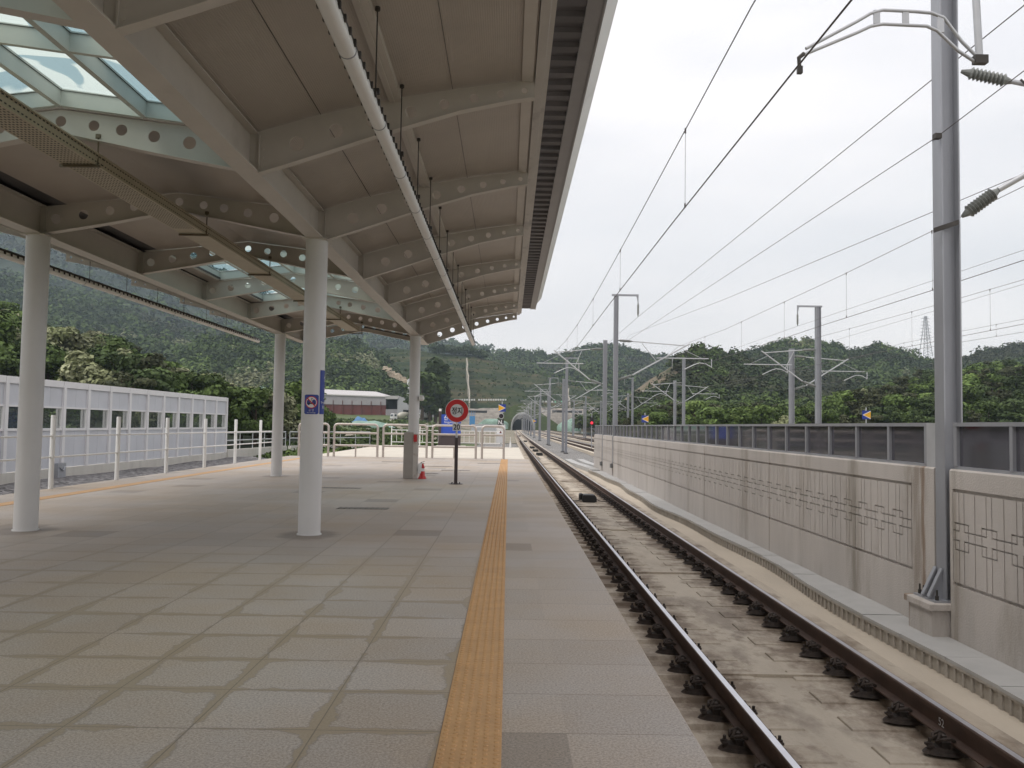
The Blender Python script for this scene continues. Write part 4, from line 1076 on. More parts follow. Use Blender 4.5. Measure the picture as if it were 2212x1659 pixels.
cyl_patch(.30, zt_-zb_, A1, (zt_+zb_)/2, RC+.001, 0, 14).obj('plate', M_blue, t)
zc_ = (zt_+zb_)/2
for k, ch in enumerate('신경주'): text_obj(ch, .135, M_paper, t, cyl(A1-.15, zt_-.10-k*.145, RC+.0025), 'lettering')
text_obj('Singyeongju', .042, M_paper, t, cyl(A1-.2, zb_+.155, RC+.0025))
text_obj('新慶州', .05, M_paper, t, cyl(A1-.2, zb_+.095, RC+.0025))
# stop sign
def sign_text(body, size, m_, par, x, y, z, sx=1, name='lettering'):
    return text_obj(body, size, m_, par, lambda u, v: (x+u, y, z+v), name, sx)
P0 = at(984.4, 1044, 21.3)
t = thing('train_stop_sign', 'round red and grey stop sign on brown post, with plate 20 below', 'sign', (P0.x, 21.3, 0))
b = MB(); b.lathe([(.18,0),(.18,.012),(.06,.014),(.06,.03)], (0,0,0), 28); 
o = b.obj('base_plate', M_brown, t)
b = MB()
for k in range(4):
    a = math.pi/4+k*math.pi/2; b.lathe([(.014,0),(.014,.03)], (.135*math.cos(a), .135*math.sin(a), .012), 6)
b.obj('bolt', M_darkmetal, o)
b = MB(); b.box(-.042,.042,-.042,.042,.012,1.18); b.obj('lower_post', M_brown, t)
b = MB(); b.lathe([(.026,1.18),(.026,1.9)], (0,.0,0), 16); b.obj('upper_post', M_galvl, t, smooth=True)
cz_ = 1.865
def disc(r, y, m_, name, par, n=48, th=.004):
    b = MB(); b.lathe([(r,-th),(r,0)], (0, y, cz_), n, 'y'); return b.obj(name, m_, par)
pl = disc(.300, -.030, M_signgrey, 'sign_disc', t); b = MB()
for (ri, ro, m_, nm, yy) in ((.168,.288,M_red,'red_ring',-.036),):
    b = MB(); n_ = 56
    for k in range(n_):
        a, c = 2*math.pi*k/n_, 2*math.pi*(k+1)/n_
        b.quad((ri*math.cos(a),yy,cz_+ri*math.sin(a)),(ri*math.cos(c),yy,cz_+ri*math.sin(c)),(ro*math.cos(c),yy,cz_+ro*math.sin(c)),(ro*math.cos(a),yy,cz_+ro*math.sin(a)))
    b.obj(nm, m_, pl)
def bold(body, size, m_, par, x, y, z, sx=1, w=.004):
    for dx in (-w, 0, w):
        for dz in (-w*.6, w*.6): sign_text(body, size, m_, par, x+dx, y-.0004*(dx/w+1)-.0002*(dz > 0), z+dz, sx)
def boldone(body, size, m_, par, x, y, z, sx=1, w=.004):
    vs, fs = text_verts(body, size); b = MB(); i = 0
    for dx in (-w, 0, w):
        for dz in (-w*.6, w*.6):
            b.add([(x+v.x*sx+dx, y-.0004*i, z+v.y+dz) for v in vs], fs); i += 1
    return b.obj('lettering', m_, par)
boldone('정지', .20, M_ink, t, 0, -.040, cz_, .80, .003)
b = MB(); b.box(-.105,.105,-.036,-.030,1.355,1.545); b20 = b.obj('number_plate', M_signgrey, t)
boldone('20', .20, M_ink, t, 0, -.0365, 1.45, .85, .004)
# cabinet round the second right column, alarm box, camera, extinguisher
t = thing('column_cabinet', 'brown-grey metal cabinet boxed around the foot of the second right column', 'cabinet', (CXR, 23.4, 0))
b = MB(); b.bbox(-.245, .02, -.2, .1, 0, 1.28, .006); b.obj('body', M_cabinet, t)
b = MB(); b.box(.02, .155, -.19, -.155, .0, 1.24); b.obj('side_cover', mat('scuffed_white_cover', (.55,.52,.48), .5, 0, .05, 3, dirt=((.25,.14,.10), 5, .55, .7)), t)
b = MB(); b.box(.035, .12, -.235, -.19, 1.02, 1.22); tag(b.obj('alarm_box', M_red), 'small red alarm box on the side of the column cabinet', 'alarm box').location = (CXR, 23.4, 0)
t = thing('loudspeaker', 'small white dome loudspeaker on the second right column', 'loudspeaker', (CXR+.17, 23.3, 2.24))
b = MB(); b.lathe([(.03,-.05),(.075,-.03),(.085,.02),(.07,.08),(.02,.10)], (.02, 0, 0), 16, 'x'); b.obj('body', M_white, t, smooth=True)
b = MB(); b.box(-.04,.0,-.03,.03,-.03,.03); b.obj('bracket', M_galvl, t)
PX = at(912, 1033, 23.2)
t = thing('fire_extinguisher_stand', 'red cone-shaped extinguisher stand with a white extinguisher beside the cabinet', 'extinguisher', (PX.x, 23.2, 0))
b = MB(); b.lathe([(.115,0),(.115,.02),(.075,.09),(.066,.20),(.062,.21)], (0,0,0), 24); b.obj('stand_base', M_red, t, smooth=True)
b = MB(); b.lathe([(.07,.21),(.06,.26),(.055,.29)], (0,0,0), 24); b.obj('white_band', M_paper, t, smooth=True)
b = MB(); b.lathe([(.055,.29),(.05,.33),(.03,.39),(.012,.42)], (.01,0,0), 20); b.obj('red_top', M_red, t, smooth=True)
b = MB(); b.lathe([(.06,.15),(.062,.17),(.062,.36),(.045,.41),(.018,.43)], (-.07,-.01,0), 20); b.obj('cylinder', M_paper, t, smooth=True)
b = MB(); b.tube([(-.07,0,.42),(-.03,0,.455),(.06,0,.475)], .007, 6); b.tube([(-.07,0,.425),(.0,0,.43),(.06,0,.41)], .006, 6); b.tube([(-.07,0,.42),(-.12,0,.38),(-.135,0,.25),(-.12,0,.15)], .009, 6); b.obj('handle', M_ink, t)
# floor barriers
def barrier(x0, x1, label, mid=True):
    t = thing('pipe_barrier', label, 'barrier', ((x0+x1)/2, 37.7, 0), 0, 'stainless pipe barriers across the platform end')
    h = (x1-x0)/2; r = .052; H = 1.52; rad = .16
    pts = [(-h,0,0),(-h,0,H-rad-r)]+[(-h+rad-rad*math.cos(a),0,H-r-rad+rad*math.sin(a)) for a in [math.pi/2*k/6 for k in range(1,7)]]+[(h-rad+rad*math.sin(a),0,H-r-rad+rad*math.cos(a)) for a in [math.pi/2*k/6 for k in range(0,7)]]+[(h,0,0)]
    b = MB(); b.tube(pts, r, 12); b.obj('hoop', M_stainless, t, smooth=True)
    for z in (1.07, .51):
        b = MB(); b.tube([(-h,0,z),(h,0,z)], .046, 12); b.obj('cross_bar', M_stainless, t, smooth=True)
    if mid: b = MB(); b.tube([(0,0,0),(0,0,.48)], .036, 12); b.obj('short_leg', M_stainless, t, smooth=True)
    b = MB()
    for x in (-h, h): b.lathe([(.05,0),(.05,.02)], (x,0,.16), 12)
    b.obj('joint_ring', M_stainless, t)
barrier(-1.18, -.2, 'narrow right-end pipe barrier beside the tactile strip', False)
barrier(-3.42, -1.46, 'pipe barrier behind the round stop sign')
barrier(-5.64, -3.68, 'pipe barrier behind the cabinet column')
barrier(-7.86, -5.9, 'pipe barrier between the cabinet column and the centre column')
barrier(-9.45, -8.12, 'leftmost pipe barrier, behind the centre column', False)
# left edge railing of white posts with two pipes
t = thing('edge_railing', 'white railing of tall round posts and two pipes along the far platform edge', 'railing', (-9.78, 0, 0))
yy = [3.0+3.0*k-.05 for k in range(0, 11)]
for y in yy:
    b = MB(); b.lathe([(.052,0),(.052,1.56),(.045,1.58)], (0, y, 0), 16); b.obj('post', M_white, t, smooth=True)
for z in (1.13, .68):
    b = MB(); b.tube([(0, 0, z), (0, yy[-1]+1.6, z)], .021, 8); b.obj('pipe', M_white, t, smooth=True)
# white baluster fence at the slab end
t = thing('white_fence', 'white baluster fence across the far end of the platform slab', 'fence', (0, 57.9, 0))
x0, x1 = -8.1, -.25
for z, r in ((1.40,.03),(1.10,.022),(.27,.022)):
    b = MB(); b.tube([(x0,0,z),(x1,0,z)], r, 6); b.obj('rail', M_white, t)
for k in range(5):
    b = MB(); x = x0+(x1-x0)*k/4; b.box(x-.03,x+.03,-.03,.03,0,1.42); b.obj('post', M_white, t)
b = MB(); x = x0+.35
while x < x1: b.box(x-.013,x+.013,-.013,.013,.28,1.1); x += .36
b.obj('balusters', M_white, t)
# station totem
t = thing('station_totem', 'blue station name board with dark post, standing on a pale plinth behind the barriers', 'sign', (0, 56.3, 0))
a_, c_ = at(948, 884.5, 56.3), at(994.8, 960, 56.3); bx = at(953.8, 895, 56.3); by = at(953.8, 938.5, 56.3)
b = MB(); b.box(a_.x, bx.x-.005, -.12, .12, .12, a_.z-.12); b.obj('post', M_brown, t)
b = MB(); b.box(a_.x+.01, bx.x-.015, -.1, .1, a_.z-.12, a_.z+.05); b.obj('post_cap', M_paper, t)
b = MB(); b.box(bx.x, c_.x, -.06, .06, by.z, bx.z); b.obj('blue_panel', M_bblue, t)
b = MB(); b.box(bx.x, c_.x, -.10, .10, .12, by.z-.22); b.box(bx.x, c_.x, -.02,.02, by.z-.22, by.z); b.obj('dark_base', M_brown, t)
xm_ = (bx.x+c_.x)/2
boldone('신 경 주', .36, M_paper, t, xm_+.02, -.066, 1.5+(918-902.5)/F*56.3, .86, .008)
text_obj('Singyeongju', .2, M_paper, t, lambda u, v: (xm_+u, -.066, 1.5+(918-912.5)/F*56.3+v))
b = MB(); b.bbox(a_.x-.1, c_.x+.35, -1.2, .4, 0, .12, .03); b.obj('plinth', M_endslab, t)
# signal and markers at the end of the platform
def arrow_marker(x, y, z, s, label, left=False, base=-1.1, extra=None):
    t = thing('arrow_marker', label, 'railway sign', (x, y, 0), 0, 'blue markers with yellow triangles')
    b = MB(); b.box(-s/2, s/2, -.02, .02, z-s/2, z+s/2); pl = b.obj('blue_board', M_blue, t)
    b = MB(); k = -1 if left else 1; e = .0
    def tri(q, yy, m_, nm):
        b = MB(); b.add([(-k*(s/2-.01)-k*0, yy, z+s/2*q), (-k*(s/2-.01), yy, z-s/2*q), (k*(s/2)*(q if q < 1 else 1)*.98, yy, z)], [(0,1,2)]); b.obj(nm, m_, pl)
    tri(.98, -.024, M_paper, 'white_border'); 
    b = MB(); b.add([(-k*(s/2-.012), -.028, z+s/2*.80), (-k*(s/2-.012), -.028, z-s/2*.80), (k*(s/2)*.74, -.028, z)], [(0,1,2)]); b.obj('yellow_triangle', M_yellow, pl)
    b = MB(); b.tube([(0,.06,base),(0,.06,z+s/2+.2)], .035, 8); b.obj('post', M_galvl, t)
    return t
q_ = at(1084.7, 881.3, 60)
T_ = arrow_marker(q_.x, 60, q_.z, .53, 'blue board with right-pointing yellow triangle above the signal lamp')
b = MB(); lz = at(1082.5, 898.8, 60).z; b.lathe([(.20,-.03),(.20,.02),(.17,.03)], (-.06, -.03, lz), 28, 'y'); o = b.obj('lamp_rim', M_galvl, T_)
b = MB(); b.lathe([(.165,-.034),(.165,-.03)], (-.06, -.03, lz), 28, 'y'); b.obj('lamp_lens', mat('dark_lens', (.025,.018,.022), .2), o)
nz_ = at(1081.8, 913, 60).z; b = MB(); b.box(-.30, .14, -.05, -.03, nz_-.28, nz_+.24); b.obj('letter_plate', M_ink, T_)
boldone('N', .42, M_paper, T_, -.13, -.056, nz_+.03, .9, .01); sign_text('P', .2, M_paper, T_, .075, -.056, nz_-.12)
q_ = at(1081.4, 932.7, 57.8)
t = thing('track_marker_plate', 'white plate with number and red-black triangle at the fence end', 'railway sign', (q_.x, 57.8, q_.z))
b = MB(); b.box(-.28, .28, -.02, .0, -.46, .46); b.obj('plate', M_paper, t)
b = MB(); b.add([(-.2,-.024,-.32),(.2,-.024,-.32),(0,-.024,.08)], [(0,1,2)]); b.obj('dark_triangle', mat('dark_maroon', (.10,.008,.012), .5), t)
b = MB(); b.lathe([(.06,-.004),(.06,0)], (0,-.026,-.2), 16, 'y'); b.obj('pale_dot', M_paper, t)
b = MB(); b.box(-.27,.27,-.024,-.02,.11,.125); b.obj('divider_line', M_ink, t)
text_obj('7429', .24, MATS['grating_metal'], t, lambda u, v: (u, -.024, .27+v))
b = MB(); b.tube([(0,.04,-q_.z),(0,.04,.4)], .03, 8); b.obj('post', M_galv, t)
q_ = at(1155.5, 909.5, 136); arrow_marker(q_.x, 136, q_.z, .55, 'tiny far board with right-pointing yellow triangle near the tunnel')
q_ = at(1393.5, 905, 65); arrow_marker(q_.x, 65, q_.z, .54, 'board with left-pointing yellow triangle just above the wall railing, nearer the centre', True)
q_ = at(1871.7, 896.3, 53); arrow_marker(q_.x, 53, q_.z, .54, 'board with left-pointing yellow triangle above the railing, left of the big mast', True)
# red signal
q_ = at(1278.5, 913.6, 85); t = thing('signal_light', 'small signal with a lit red lamp above the far end of the railing', 'signal', (q_.x, 85, q_.z))
b = MB(); b.box(-.18,.18,0,.15,-.25,.55); b.obj('head', M_ink, t)
b = MB(); b.lathe([(.12,-.02),(.12,0)], (0,-.01,0), 16, 'y'); b.obj('lamp', emis('red_signal_glow', (1,.02,.04), 2), t)
b = MB(); b.tube([(0,.1,-q_.z-1),(0,.1,1)], .05, 6); b.obj('post', M_galv, t)
# equipment box + white cone marker right of the fence
q_ = at(1083, 952, 56); b = MB(); b.bbox(q_.x-.35, q_.x+.1, 55.6, 55.9, .35, 1.0, .02); b.tube([(q_.x,55.8,.0),(q_.x,55.8,.36)], .05, 8)
tag(b.obj('equipment_box', M_galvl), 'light grey trackside equipment box behind the right-end barrier', 'equipment box')
b = MB(); q_ = at(1102.5, 962, 57); b.lathe([(.07,0),(.06,.3),(.02,.5),(.015,.75)], (q_.x, 57, -.004), 12); tag(b.obj('marker_peg', M_paper, smooth=True), 'short white peg standing at the end of the pale slab', 'peg')

# ================================================================== NOISE BARRIER on the left
NX = -18.5
t = thing('noise_barrier', 'white and blue-grey panelled noise barrier with a window band, left of the platform', 'noise barrier', (NX, 0, 0))
NY0, NS, NN = 54.6, 1.997, 21
b = MB(); b.box(-.35, .1, NY0-NS*NN, NY0+.1, -1.3, -.52); b.obj('concrete_base', M_nbc, t)
for k in range(NN+1):
    y = NY0-k*NS; b = MB(); b.box(-.1, .09, y-.10, y+.10, -.56, 3.05); b.obj('post', M_nbw, t)
for k in range(NN):
    y0, y1 = NY0-(k+1)*NS+.10, NY0-k*NS-.10
    b = MB(); b.box(-.06, .07, y0, y1, 2.80, 3.06); b.box(-.04,.05,y0,y1,1.93,2.0); b.box(-.04,.05,y0,y1,1.02,1.12); b.obj('cap_rail', M_nbw, t)
    for z0, z1 in ((2.0, 2.80), (-.50, 1.02)):
        b = MB(); ym_ = (y0+y1)/2; b.box(-.03, .0, y0, ym_-.006, z0, z1); b.box(-.03, .0, ym_+.006, y1, z0, z1); b.box(-.034, -.006, ym_-.006, ym_+.006, z0, z1); b.obj('panel', M_nb, t)
    b = MB(); b.box(-.06, .05, y1-.06, y1, 1.12, 1.93); b.box(-.2,-.1,y1-.06,y1,1.12,1.93); b.box(-.06, .05, y0, y0+.05, 1.12, 1.93); b.obj('window_frame', M_nbw, t)
    b = MB(); b.box(-.012, -.006, y0+.05, y1-.06, 1.12, 1.93); b.obj('window_pane', M_window, t)
b = MB(); yb_ = 34.2; b.box(NX+.1, NX+.3, yb_-.3, yb_+.3, -1.1, -.3); b.tube([(NX+.3,yb_-.2,-.45),(NX+.35,yb_,-.6),(NX+.3,yb_+.2,-.45)], .03, 6); tag(b.obj('junction_box', M_galv), 'grey junction box on the concrete base of the noise barrier', 'junction box')
# low concrete wall and handrails beyond the barrier
for (xa, ya, xb, yb, lab) in ((-18.5,54.8,-17.6,66,'pale low concrete wall beyond the end of the noise barrier'), (-17.4,66.5,-12.6,76,'second low concrete wall behind the left columns')):
    b = MB(); d = Vector((xb-xa, yb-ya, 0)).normalized(); nrm = Vector((-d.y, d.x, 0))*.15
    P_ = [Vector((xa,ya,0))-nrm, Vector((xb,yb,0))-nrm, Vector((xb,yb,0))+nrm, Vector((xa,ya,0))+nrm]
    b.add([(q.x,q.y,-1.3) for q in P_]+[(q.x,q.y,-.35) for q in P_], [(4,5,6,7),(0,1,5,4),(1,2,6,5),(2,3,7,6),(3,0,4,7)])
    T_ = thing('low_wall', lab, 'wall', (0,0,0), 0, 'low walls left of the platform'); b.obj('wall_body', M_nbc, T_)
    b = MB()
    for z in (.75, .25): b.tube([(xa,ya,z),(xb,yb,z)], .04, 6)
    for k in range(6): q = Vector((xa,ya,0)).lerp(Vector((xb,yb,0)), k/5); b.tube([(q.x,q.y,-.35),(q.x,q.y,.75)], .03, 6)
    b.obj('handrail', M_galvl, T_)

# ================================================================== FAR SETTING: hills, woods, trees
def vcol(name, rough=.85, var=True, trans=False):
    m = bpy.data.materials.new(name); m.use_nodes = True; t = m.node_tree; n = t.nodes; l = t.links; b = n['Principled BSDF']; b.inputs['Roughness'].default_value = rough
    b.inputs['Specular IOR Level'].default_value = .15
    a = n.new('ShaderNodeAttribute'); a.attribute_name = 'tint'
    tc = n.new('ShaderNodeTexCoord'); z = n.new('ShaderNodeTexNoise'); z.inputs['Scale'].default_value = .5; z.inputs['Detail'].default_value = 3; l.new(tc.outputs['Object'], z.inputs['Vector'])
    r = n.new('ShaderNodeMapRange'); r.inputs[1].default_value = .3; r.inputs[2].default_value = .7; r.inputs[3].default_value = .7; r.inputs[4].default_value = 1.35; l.new(z.outputs['Fac'], r.inputs[0])
    k = n.new('ShaderNodeMixRGB'); k.blend_type = 'MULTIPLY'; k.inputs[0].default_value = 1; l.new(a.outputs['Color'], k.inputs[1]); l.new(r.outputs[0], k.inputs[2])
    if trans:
        oi = n.new('ShaderNodeObjectInfo'); hs = n.new('ShaderNodeHueSaturation'); rr = n.new('ShaderNodeMapRange'); rr.inputs[3].default_value = .85; rr.inputs[4].default_value = 1.6
        l.new(oi.outputs['Random'], rr.inputs[0]); l.new(rr.outputs[0], hs.inputs['Value']); l.new(k.outputs[0], hs.inputs['Color']); l.new(hs.outputs[0], b.inputs['Base Color'])
    else: l.new(k.outputs[0], b.inputs['Base Color'])
    return m
M_leaf = vcol('tree_leaves', trans=True); M_wood = vcol('far_woodland')
M_bark = mat('tree_bark', (.07,.05,.035), .9, 0, .2, 3)
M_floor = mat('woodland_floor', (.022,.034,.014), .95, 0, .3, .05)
def terr_mat():
    m = bpy.data.materials.new('terraced_grass'); m.use_nodes = True; t = m.node_tree; n = t.nodes; l = t.links; b = n['Principled BSDF']; b.inputs['Roughness'].default_value = .95; b.inputs['Specular IOR Level'].default_value = .1
    tc = n.new('ShaderNodeTexCoord')
    def nz_(sc, st, det=6):
        mp = n.new('ShaderNodeMapping'); mp.inputs['Scale'].default_value = st; l.new(tc.outputs['Object'], mp.inputs[0]); z = n.new('ShaderNodeTexNoise'); z.inputs['Scale'].default_value = sc; z.inputs['Detail'].default_value = det; z.inputs['Roughness'].default_value = .7; l.new(mp.outputs[0], z.inputs['Vector']); return z.outputs['Fac']
    r = n.new('ShaderNodeValToRGB'); e = r.color_ramp.elements; e[0].position = .38; e[0].color = (.022,.042,.016,1); e[1].position = .66; e[1].color = (.15,.115,.06,1); x = e.new(.52); x.color = (.055,.07,.028,1)
    l.new(nz_(.05, (.5,.5,3.2)), r.inputs[0]); r2 = n.new('ShaderNodeValToRGB'); e = r2.color_ramp.elements; e[0].position = .35; e[0].color = (.4,.4,.4,1); e[1].position = .65; e[1].color = (1,1,1,1)
    l.new(nz_(.45, (1,1,1)), r2.inputs[0]); k = n.new('ShaderNodeMixRGB'); k.blend_type = 'MULTIPLY'; k.inputs[0].default_value = 1; l.new(r.outputs[0], k.inputs[1]); l.new(r2.outputs[0], k.inputs[2]); l.new(k.outputs[0], b.inputs['Base Color'])
    return m
M_terr = terr_mat()
def nmesh(name, V, Fc, mat_, tint=None, parent=None, link=True):
    """V (n,3), Fc (m,k) numpy -> mesh object; tint (n,3)"""
    m = bpy.data.meshes.new(name); V = np.asarray(V, np.float32); Fc = np.asarray(Fc, np.int32); k = Fc.shape[1]
    m.vertices.add(len(V)); m.vertices.foreach_set('co', V.ravel()); m.loops.add(Fc.size); m.loops.foreach_set('vertex_index', Fc.ravel())
    m.polygons.add(len(Fc)); m.polygons.foreach_set('loop_start', np.arange(0, Fc.size, k, dtype=np.int32)); m.polygons.foreach_set('loop_total', np.full(len(Fc), k, np.int32))
    if tint is not None:
        a = m.color_attributes.new('tint', 'FLOAT_COLOR', 'POINT'); c = np.ones((len(V), 4), np.float32); c[:, :3] = tint; a.data.foreach_set('color', c.ravel())
    m.materials.append(mat_); m.update(calc_edges=True)
    o = bpy.data.objects.new(name, m)
    if link: COL.objects.link(o)
    if parent: o.parent = parent
    return o
rng = np.random.default_rng(5)
def leafcloud(n, lobes, size, rng, dome=0.0, up=.35, aspect=1.0):
    """n leaf quads on the surfaces of ellipsoid lobes [(cx,cy,cz,rx,ry,rz)]; returns V (4n,3), centres, lobe depth factor"""
    L = np.array(lobes); area = (L[:, 3]*L[:, 4]+L[:, 3]*L[:, 5]+L[:, 4]*L[:, 5]); pick = rng.choice(len(L), n, p=area/area.sum())
    d = rng.normal(size=(n, 3)); d[:, 2] = np.where(d[:, 2] < dome, -d[:, 2]*.6, d[:, 2]) if dome else d[:, 2]
    d /= np.linalg.norm(d, axis=1)[:, None]
    rad = rng.uniform(.72, 1.06, n)[:, None]
    c = L[pick, :3]+d*L[pick, 3:6]*rad
    nr = d+rng.normal(size=(n, 3))*.55; nr[:, 2] += up; nr /= np.linalg.norm(nr, axis=1)[:, None]
    a = np.cross(nr, rng.normal(size=(n, 3))); a /= np.linalg.norm(a, axis=1)[:, None]; bb = np.cross(nr, a)
    s = (size*rng.uniform(.6, 1.3, n))[:, None]
    V = np.stack([c-a*s-bb*s*.6*aspect, c+a*s*.9-bb*s*.7*aspect, c+a*s+bb*s*.6*aspect, c-a*s*.8+bb*s*.75*aspect], 1)
    return V.reshape(-1, 3), pick
PAL = {'oak': ((.052,.078,.024), (.076,.110,.034)), 'dark': ((.034,.050,.020), (.050,.070,.028)), 'pine': ((.038,.044,.024), (.056,.060,.032)), 'acacia': ((.125,.14,.065), (.21,.215,.135)), 'lime': ((.078,.118,.034), (.105,.145,.045))}
def tint_for(kind, n, rng):
    a, b = np.array(PAL[kind][0]), np.array(PAL[kind][1]); f = rng.random(n)[:, None]
    return a*(1-f)+b*f
def tree_proto(kind, seed):
    r = np.random.default_rng(seed)
    if kind == 'pine': lobes = [(r.normal()*.9, r.normal()*.9, 3.4+i*.75, 2.6-.22*i, 2.6-.22*i, .55) for i in range(8)]; n, sz = 1500, .24
    elif kind == 'poplar': lobes = [(r.normal()*.3, r.normal()*.3, 2+i*.9, 1.3-.07*abs(i-3), 1.3-.07*abs(i-3), 1.0) for i in range(9)]; n, sz = 1500, .24
    else:
        lobes = []
        for i in range(17):
            a = r.random()*6.28; h = r.random(); q = 2.5*math.sqrt(r.random())*(1-.45*h)
            lobes.append((q*math.cos(a), q*math.sin(a), 2.6+h*4.6, r.uniform(.9,1.5), r.uniform(.9,1.5), r.uniform(.7,1.1)))
        n, sz = 2300, .21
    V, pick = leafcloud(n, lobes, sz, r)
    pk = 'dark' if kind == 'poplar' else kind
    if kind == 'acacia': lt = tint_for('acacia', len(lobes), r)
    else: lt = tint_for(pk, len(lobes), r)
    t_ = lt[pick]*r.uniform(.75, 1.3, len(pick))[:, None]; t_ = np.repeat(t_, 4, 0)
    return V, np.arange(len(V)).reshape(-1, 4), t_, lobes
LAB = {}
def make_tree(kind, seed, label, cat='tree', group=None):
    V, Fc, t_, lobes = tree_proto(kind, seed)
    T = thing(('pine_tree' if kind == 'pine' else 'poplar_tree' if kind == 'poplar' else 'leafy_tree'), label, cat, (0,0,0), 0, group)
    nmesh('crown', V, Fc, M_leaf, t_, T)
    b = MB(); top = max(l[2] for l in lobes)
    b.tube([(0,0,-.5),(.05,.05,1.5),(-.05,.1,3.2),(.0,0,top-.3)], [.26,.2,.15,.04], 7)
    for l in lobes[::2]: b.tube([(0,.02,max(1.4,l[2]-1.6)),(l[0]*.55,l[1]*.55,l[2]-.5),(l[0],l[1],l[2])], [.08,.05,.02], 5)
    b.obj('trunk', M_bark, T); return T
protos = {k: [] for k in ('oak','dark','pine','acacia','lime','poplar')}
KN = {'oak': 'mid green broad-leaved tree', 'dark': 'dark green dense tree', 'pine': 'dark layered pine tree', 'acacia': 'pale flowering acacia tree', 'lime': 'bright yellow-green tree', 'poplar': 'slim dark upright tree'}
def put_tree(kind, x, y, z, h, where, wide=1.0):
    """place a tree h metres high with its foot at x, y, z"""
    lst = protos[kind]; seed = rnt.randrange(3)
    lab = '%s %s' % (KN[kind], where); grp = '%s' % where
    if len(lst) < 3: T = make_tree(kind, 11*len(lst)+hash_k[kind], lab, 'tree', grp); lst.append(T)
    else: T = dup(lst[seed], label=lab); T['group'] = grp
    s = h/({'pine': 9.4, 'poplar': 10.2}.get(kind, 8.0)); T.location = (x, y, z); T.scale = (s*wide, s*wide, s); T.rotation_euler = (0, 0, rnt.random()*6.28); return T
hash_k = dict(oak=1, dark=2, pine=3, acacia=4, lime=5, poplar=6)
rnt = random.Random(21)
def smooth_interp(pts, x):
    xs_ = [p_[0] for p_ in pts]; ys_ = [p_[1] for p_ in pts]; return float(np.interp(x, xs_, ys_))
HILLS = []
def hill(name, crest, Dc, Df, zf, mat_, treeh, seed, nx=70, nv=16, prof=.85, amp=.03, label=None, terr=False):
    """real hill: foot line at distance Df, crest at Dc carrying the measured skyline, back slope beyond"""
    pxs = np.linspace(crest[0][0], crest[-1][0], nx); V = np.zeros((nv+5, nx, 3))
    for i, px in enumerate(pxs):
        py = smooth_interp(crest, px)
        c = at(px, py, Dc); cz = c.z-treeh
        for j in range(nv+5):
            v = j/(nv-1)
            D = Df+(Dc-Df)*v; x = at(px, 900, D).x
            if v <= 1:
                s = v**prof; s = s*(1-.15*math.sin(v*math.pi)) if not terr else s
                z = zf+(cz-zf)*s
                e = math.sin(v*math.pi)*(1-v)*1.3; z += (cz-zf)*amp*6*e*mn.noise(Vector((x/Dc*9, v*3.1, seed)))+(cz-zf)*amp*2*e*mn.noise(Vector((x/Dc*30, v*9, seed+5)))
                if terr: q = 5.0; zz = z/q; fl = math.floor(zz); fr = zz-fl; z = q*(fl+min(1, max(0, (fr-.25)/.75)))
            else: z = zf+(cz-zf)*max(-.2, 1-((v-1)*3.2)**1.3)
            V[j, i] = (x, D, z)
    n = nx; Fc = [(j*n+i, j*n+i+1, (j+1)*n+i+1, (j+1)*n+i) for j in range(nv+4) for i in range(nx-1)]
    o = nmesh(name, V.reshape(-1, 3), Fc, mat_); o.data.shade_smooth(); struct(o)
    return V[:nv+2], o
def forest(V, n, r, q, leaf, seed, name, label, mixw, vmin=0, vmax=1.15, clump=None):
    g = np.random.default_rng(seed); nv, nx, _ = V.shape
    jj = g.uniform(vmin, vmax, n)*(nv-2-.001); ii = g.uniform(0, nx-1.001, n); jj = np.minimum(jj, nv-1.001)
    j0, i0 = jj.astype(int), ii.astype(int); fj, fi = (jj-j0)[:, None], (ii-i0)[:, None]
    P = V[j0, i0]*(1-fj)*(1-fi)+V[j0, i0+1]*(1-fj)*fi+V[j0+1, i0]*fj*(1-fi)+V[j0+1, i0+1]*fj*fi
    kinds = list(mixw); w = np.array([mixw[k] for k in kinds], float); w /= w.sum()
    # species grow in patches: noise picks the kind
    u = np.array([mn.noise(Vector((p_[0]/(r*14), p_[1]/(r*14), seed))) for p_ in P]); u = (np.argsort(np.argsort(u+g.normal(size=n)*.12))/n); ki = np.minimum(np.searchsorted(np.cumsum(w), u), len(kinds)-1)
    R_ = r*g.uniform(.65, 1.35, n); Vs, Ts = [], []
    for k in range(n):
        kd = kinds[ki[k]]; rr = R_[k]; hh = rr*(1.5 if kd != 'pine' else 1.2)
        lob = [(P[k, 0]+g.normal()*rr*.35, P[k, 1]+g.normal()*rr*.35, P[k, 2]+hh*.45+g.normal()*rr*.2, rr*.72, rr*.72, hh*.6) for _ in range(3)]
        v, pk = leafcloud(q, lob, leaf, g, dome=.0001, up=.3); Vs.append(v)
        t_ = tint_for(kd, 3, g)[pk]*g.uniform(.8, 1.25, q)[:, None]; Ts.append(np.repeat(t_*(g.uniform(.8, 1.2)), 4, 0))
    Vs = np.concatenate(Vs); Ts = np.concatenate(Ts)
    return stuff(nmesh(name, Vs, np.arange(len(Vs)).reshape(-1, 4), M_wood, Ts), label, 'woodland')
MIX = dict(dark=3, oak=3, pine=3, lime=.5, acacia=.5)
# far blue mountain at the left
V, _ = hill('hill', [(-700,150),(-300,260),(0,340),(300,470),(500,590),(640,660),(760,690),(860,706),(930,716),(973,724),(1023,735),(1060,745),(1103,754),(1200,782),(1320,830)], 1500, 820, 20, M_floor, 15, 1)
forest(V, 5600, 8, 34, 2.0, 31, 'woodland', 'far bluish wooded mountain behind the left platform', dict(dark=3, oak=3, pine=2))
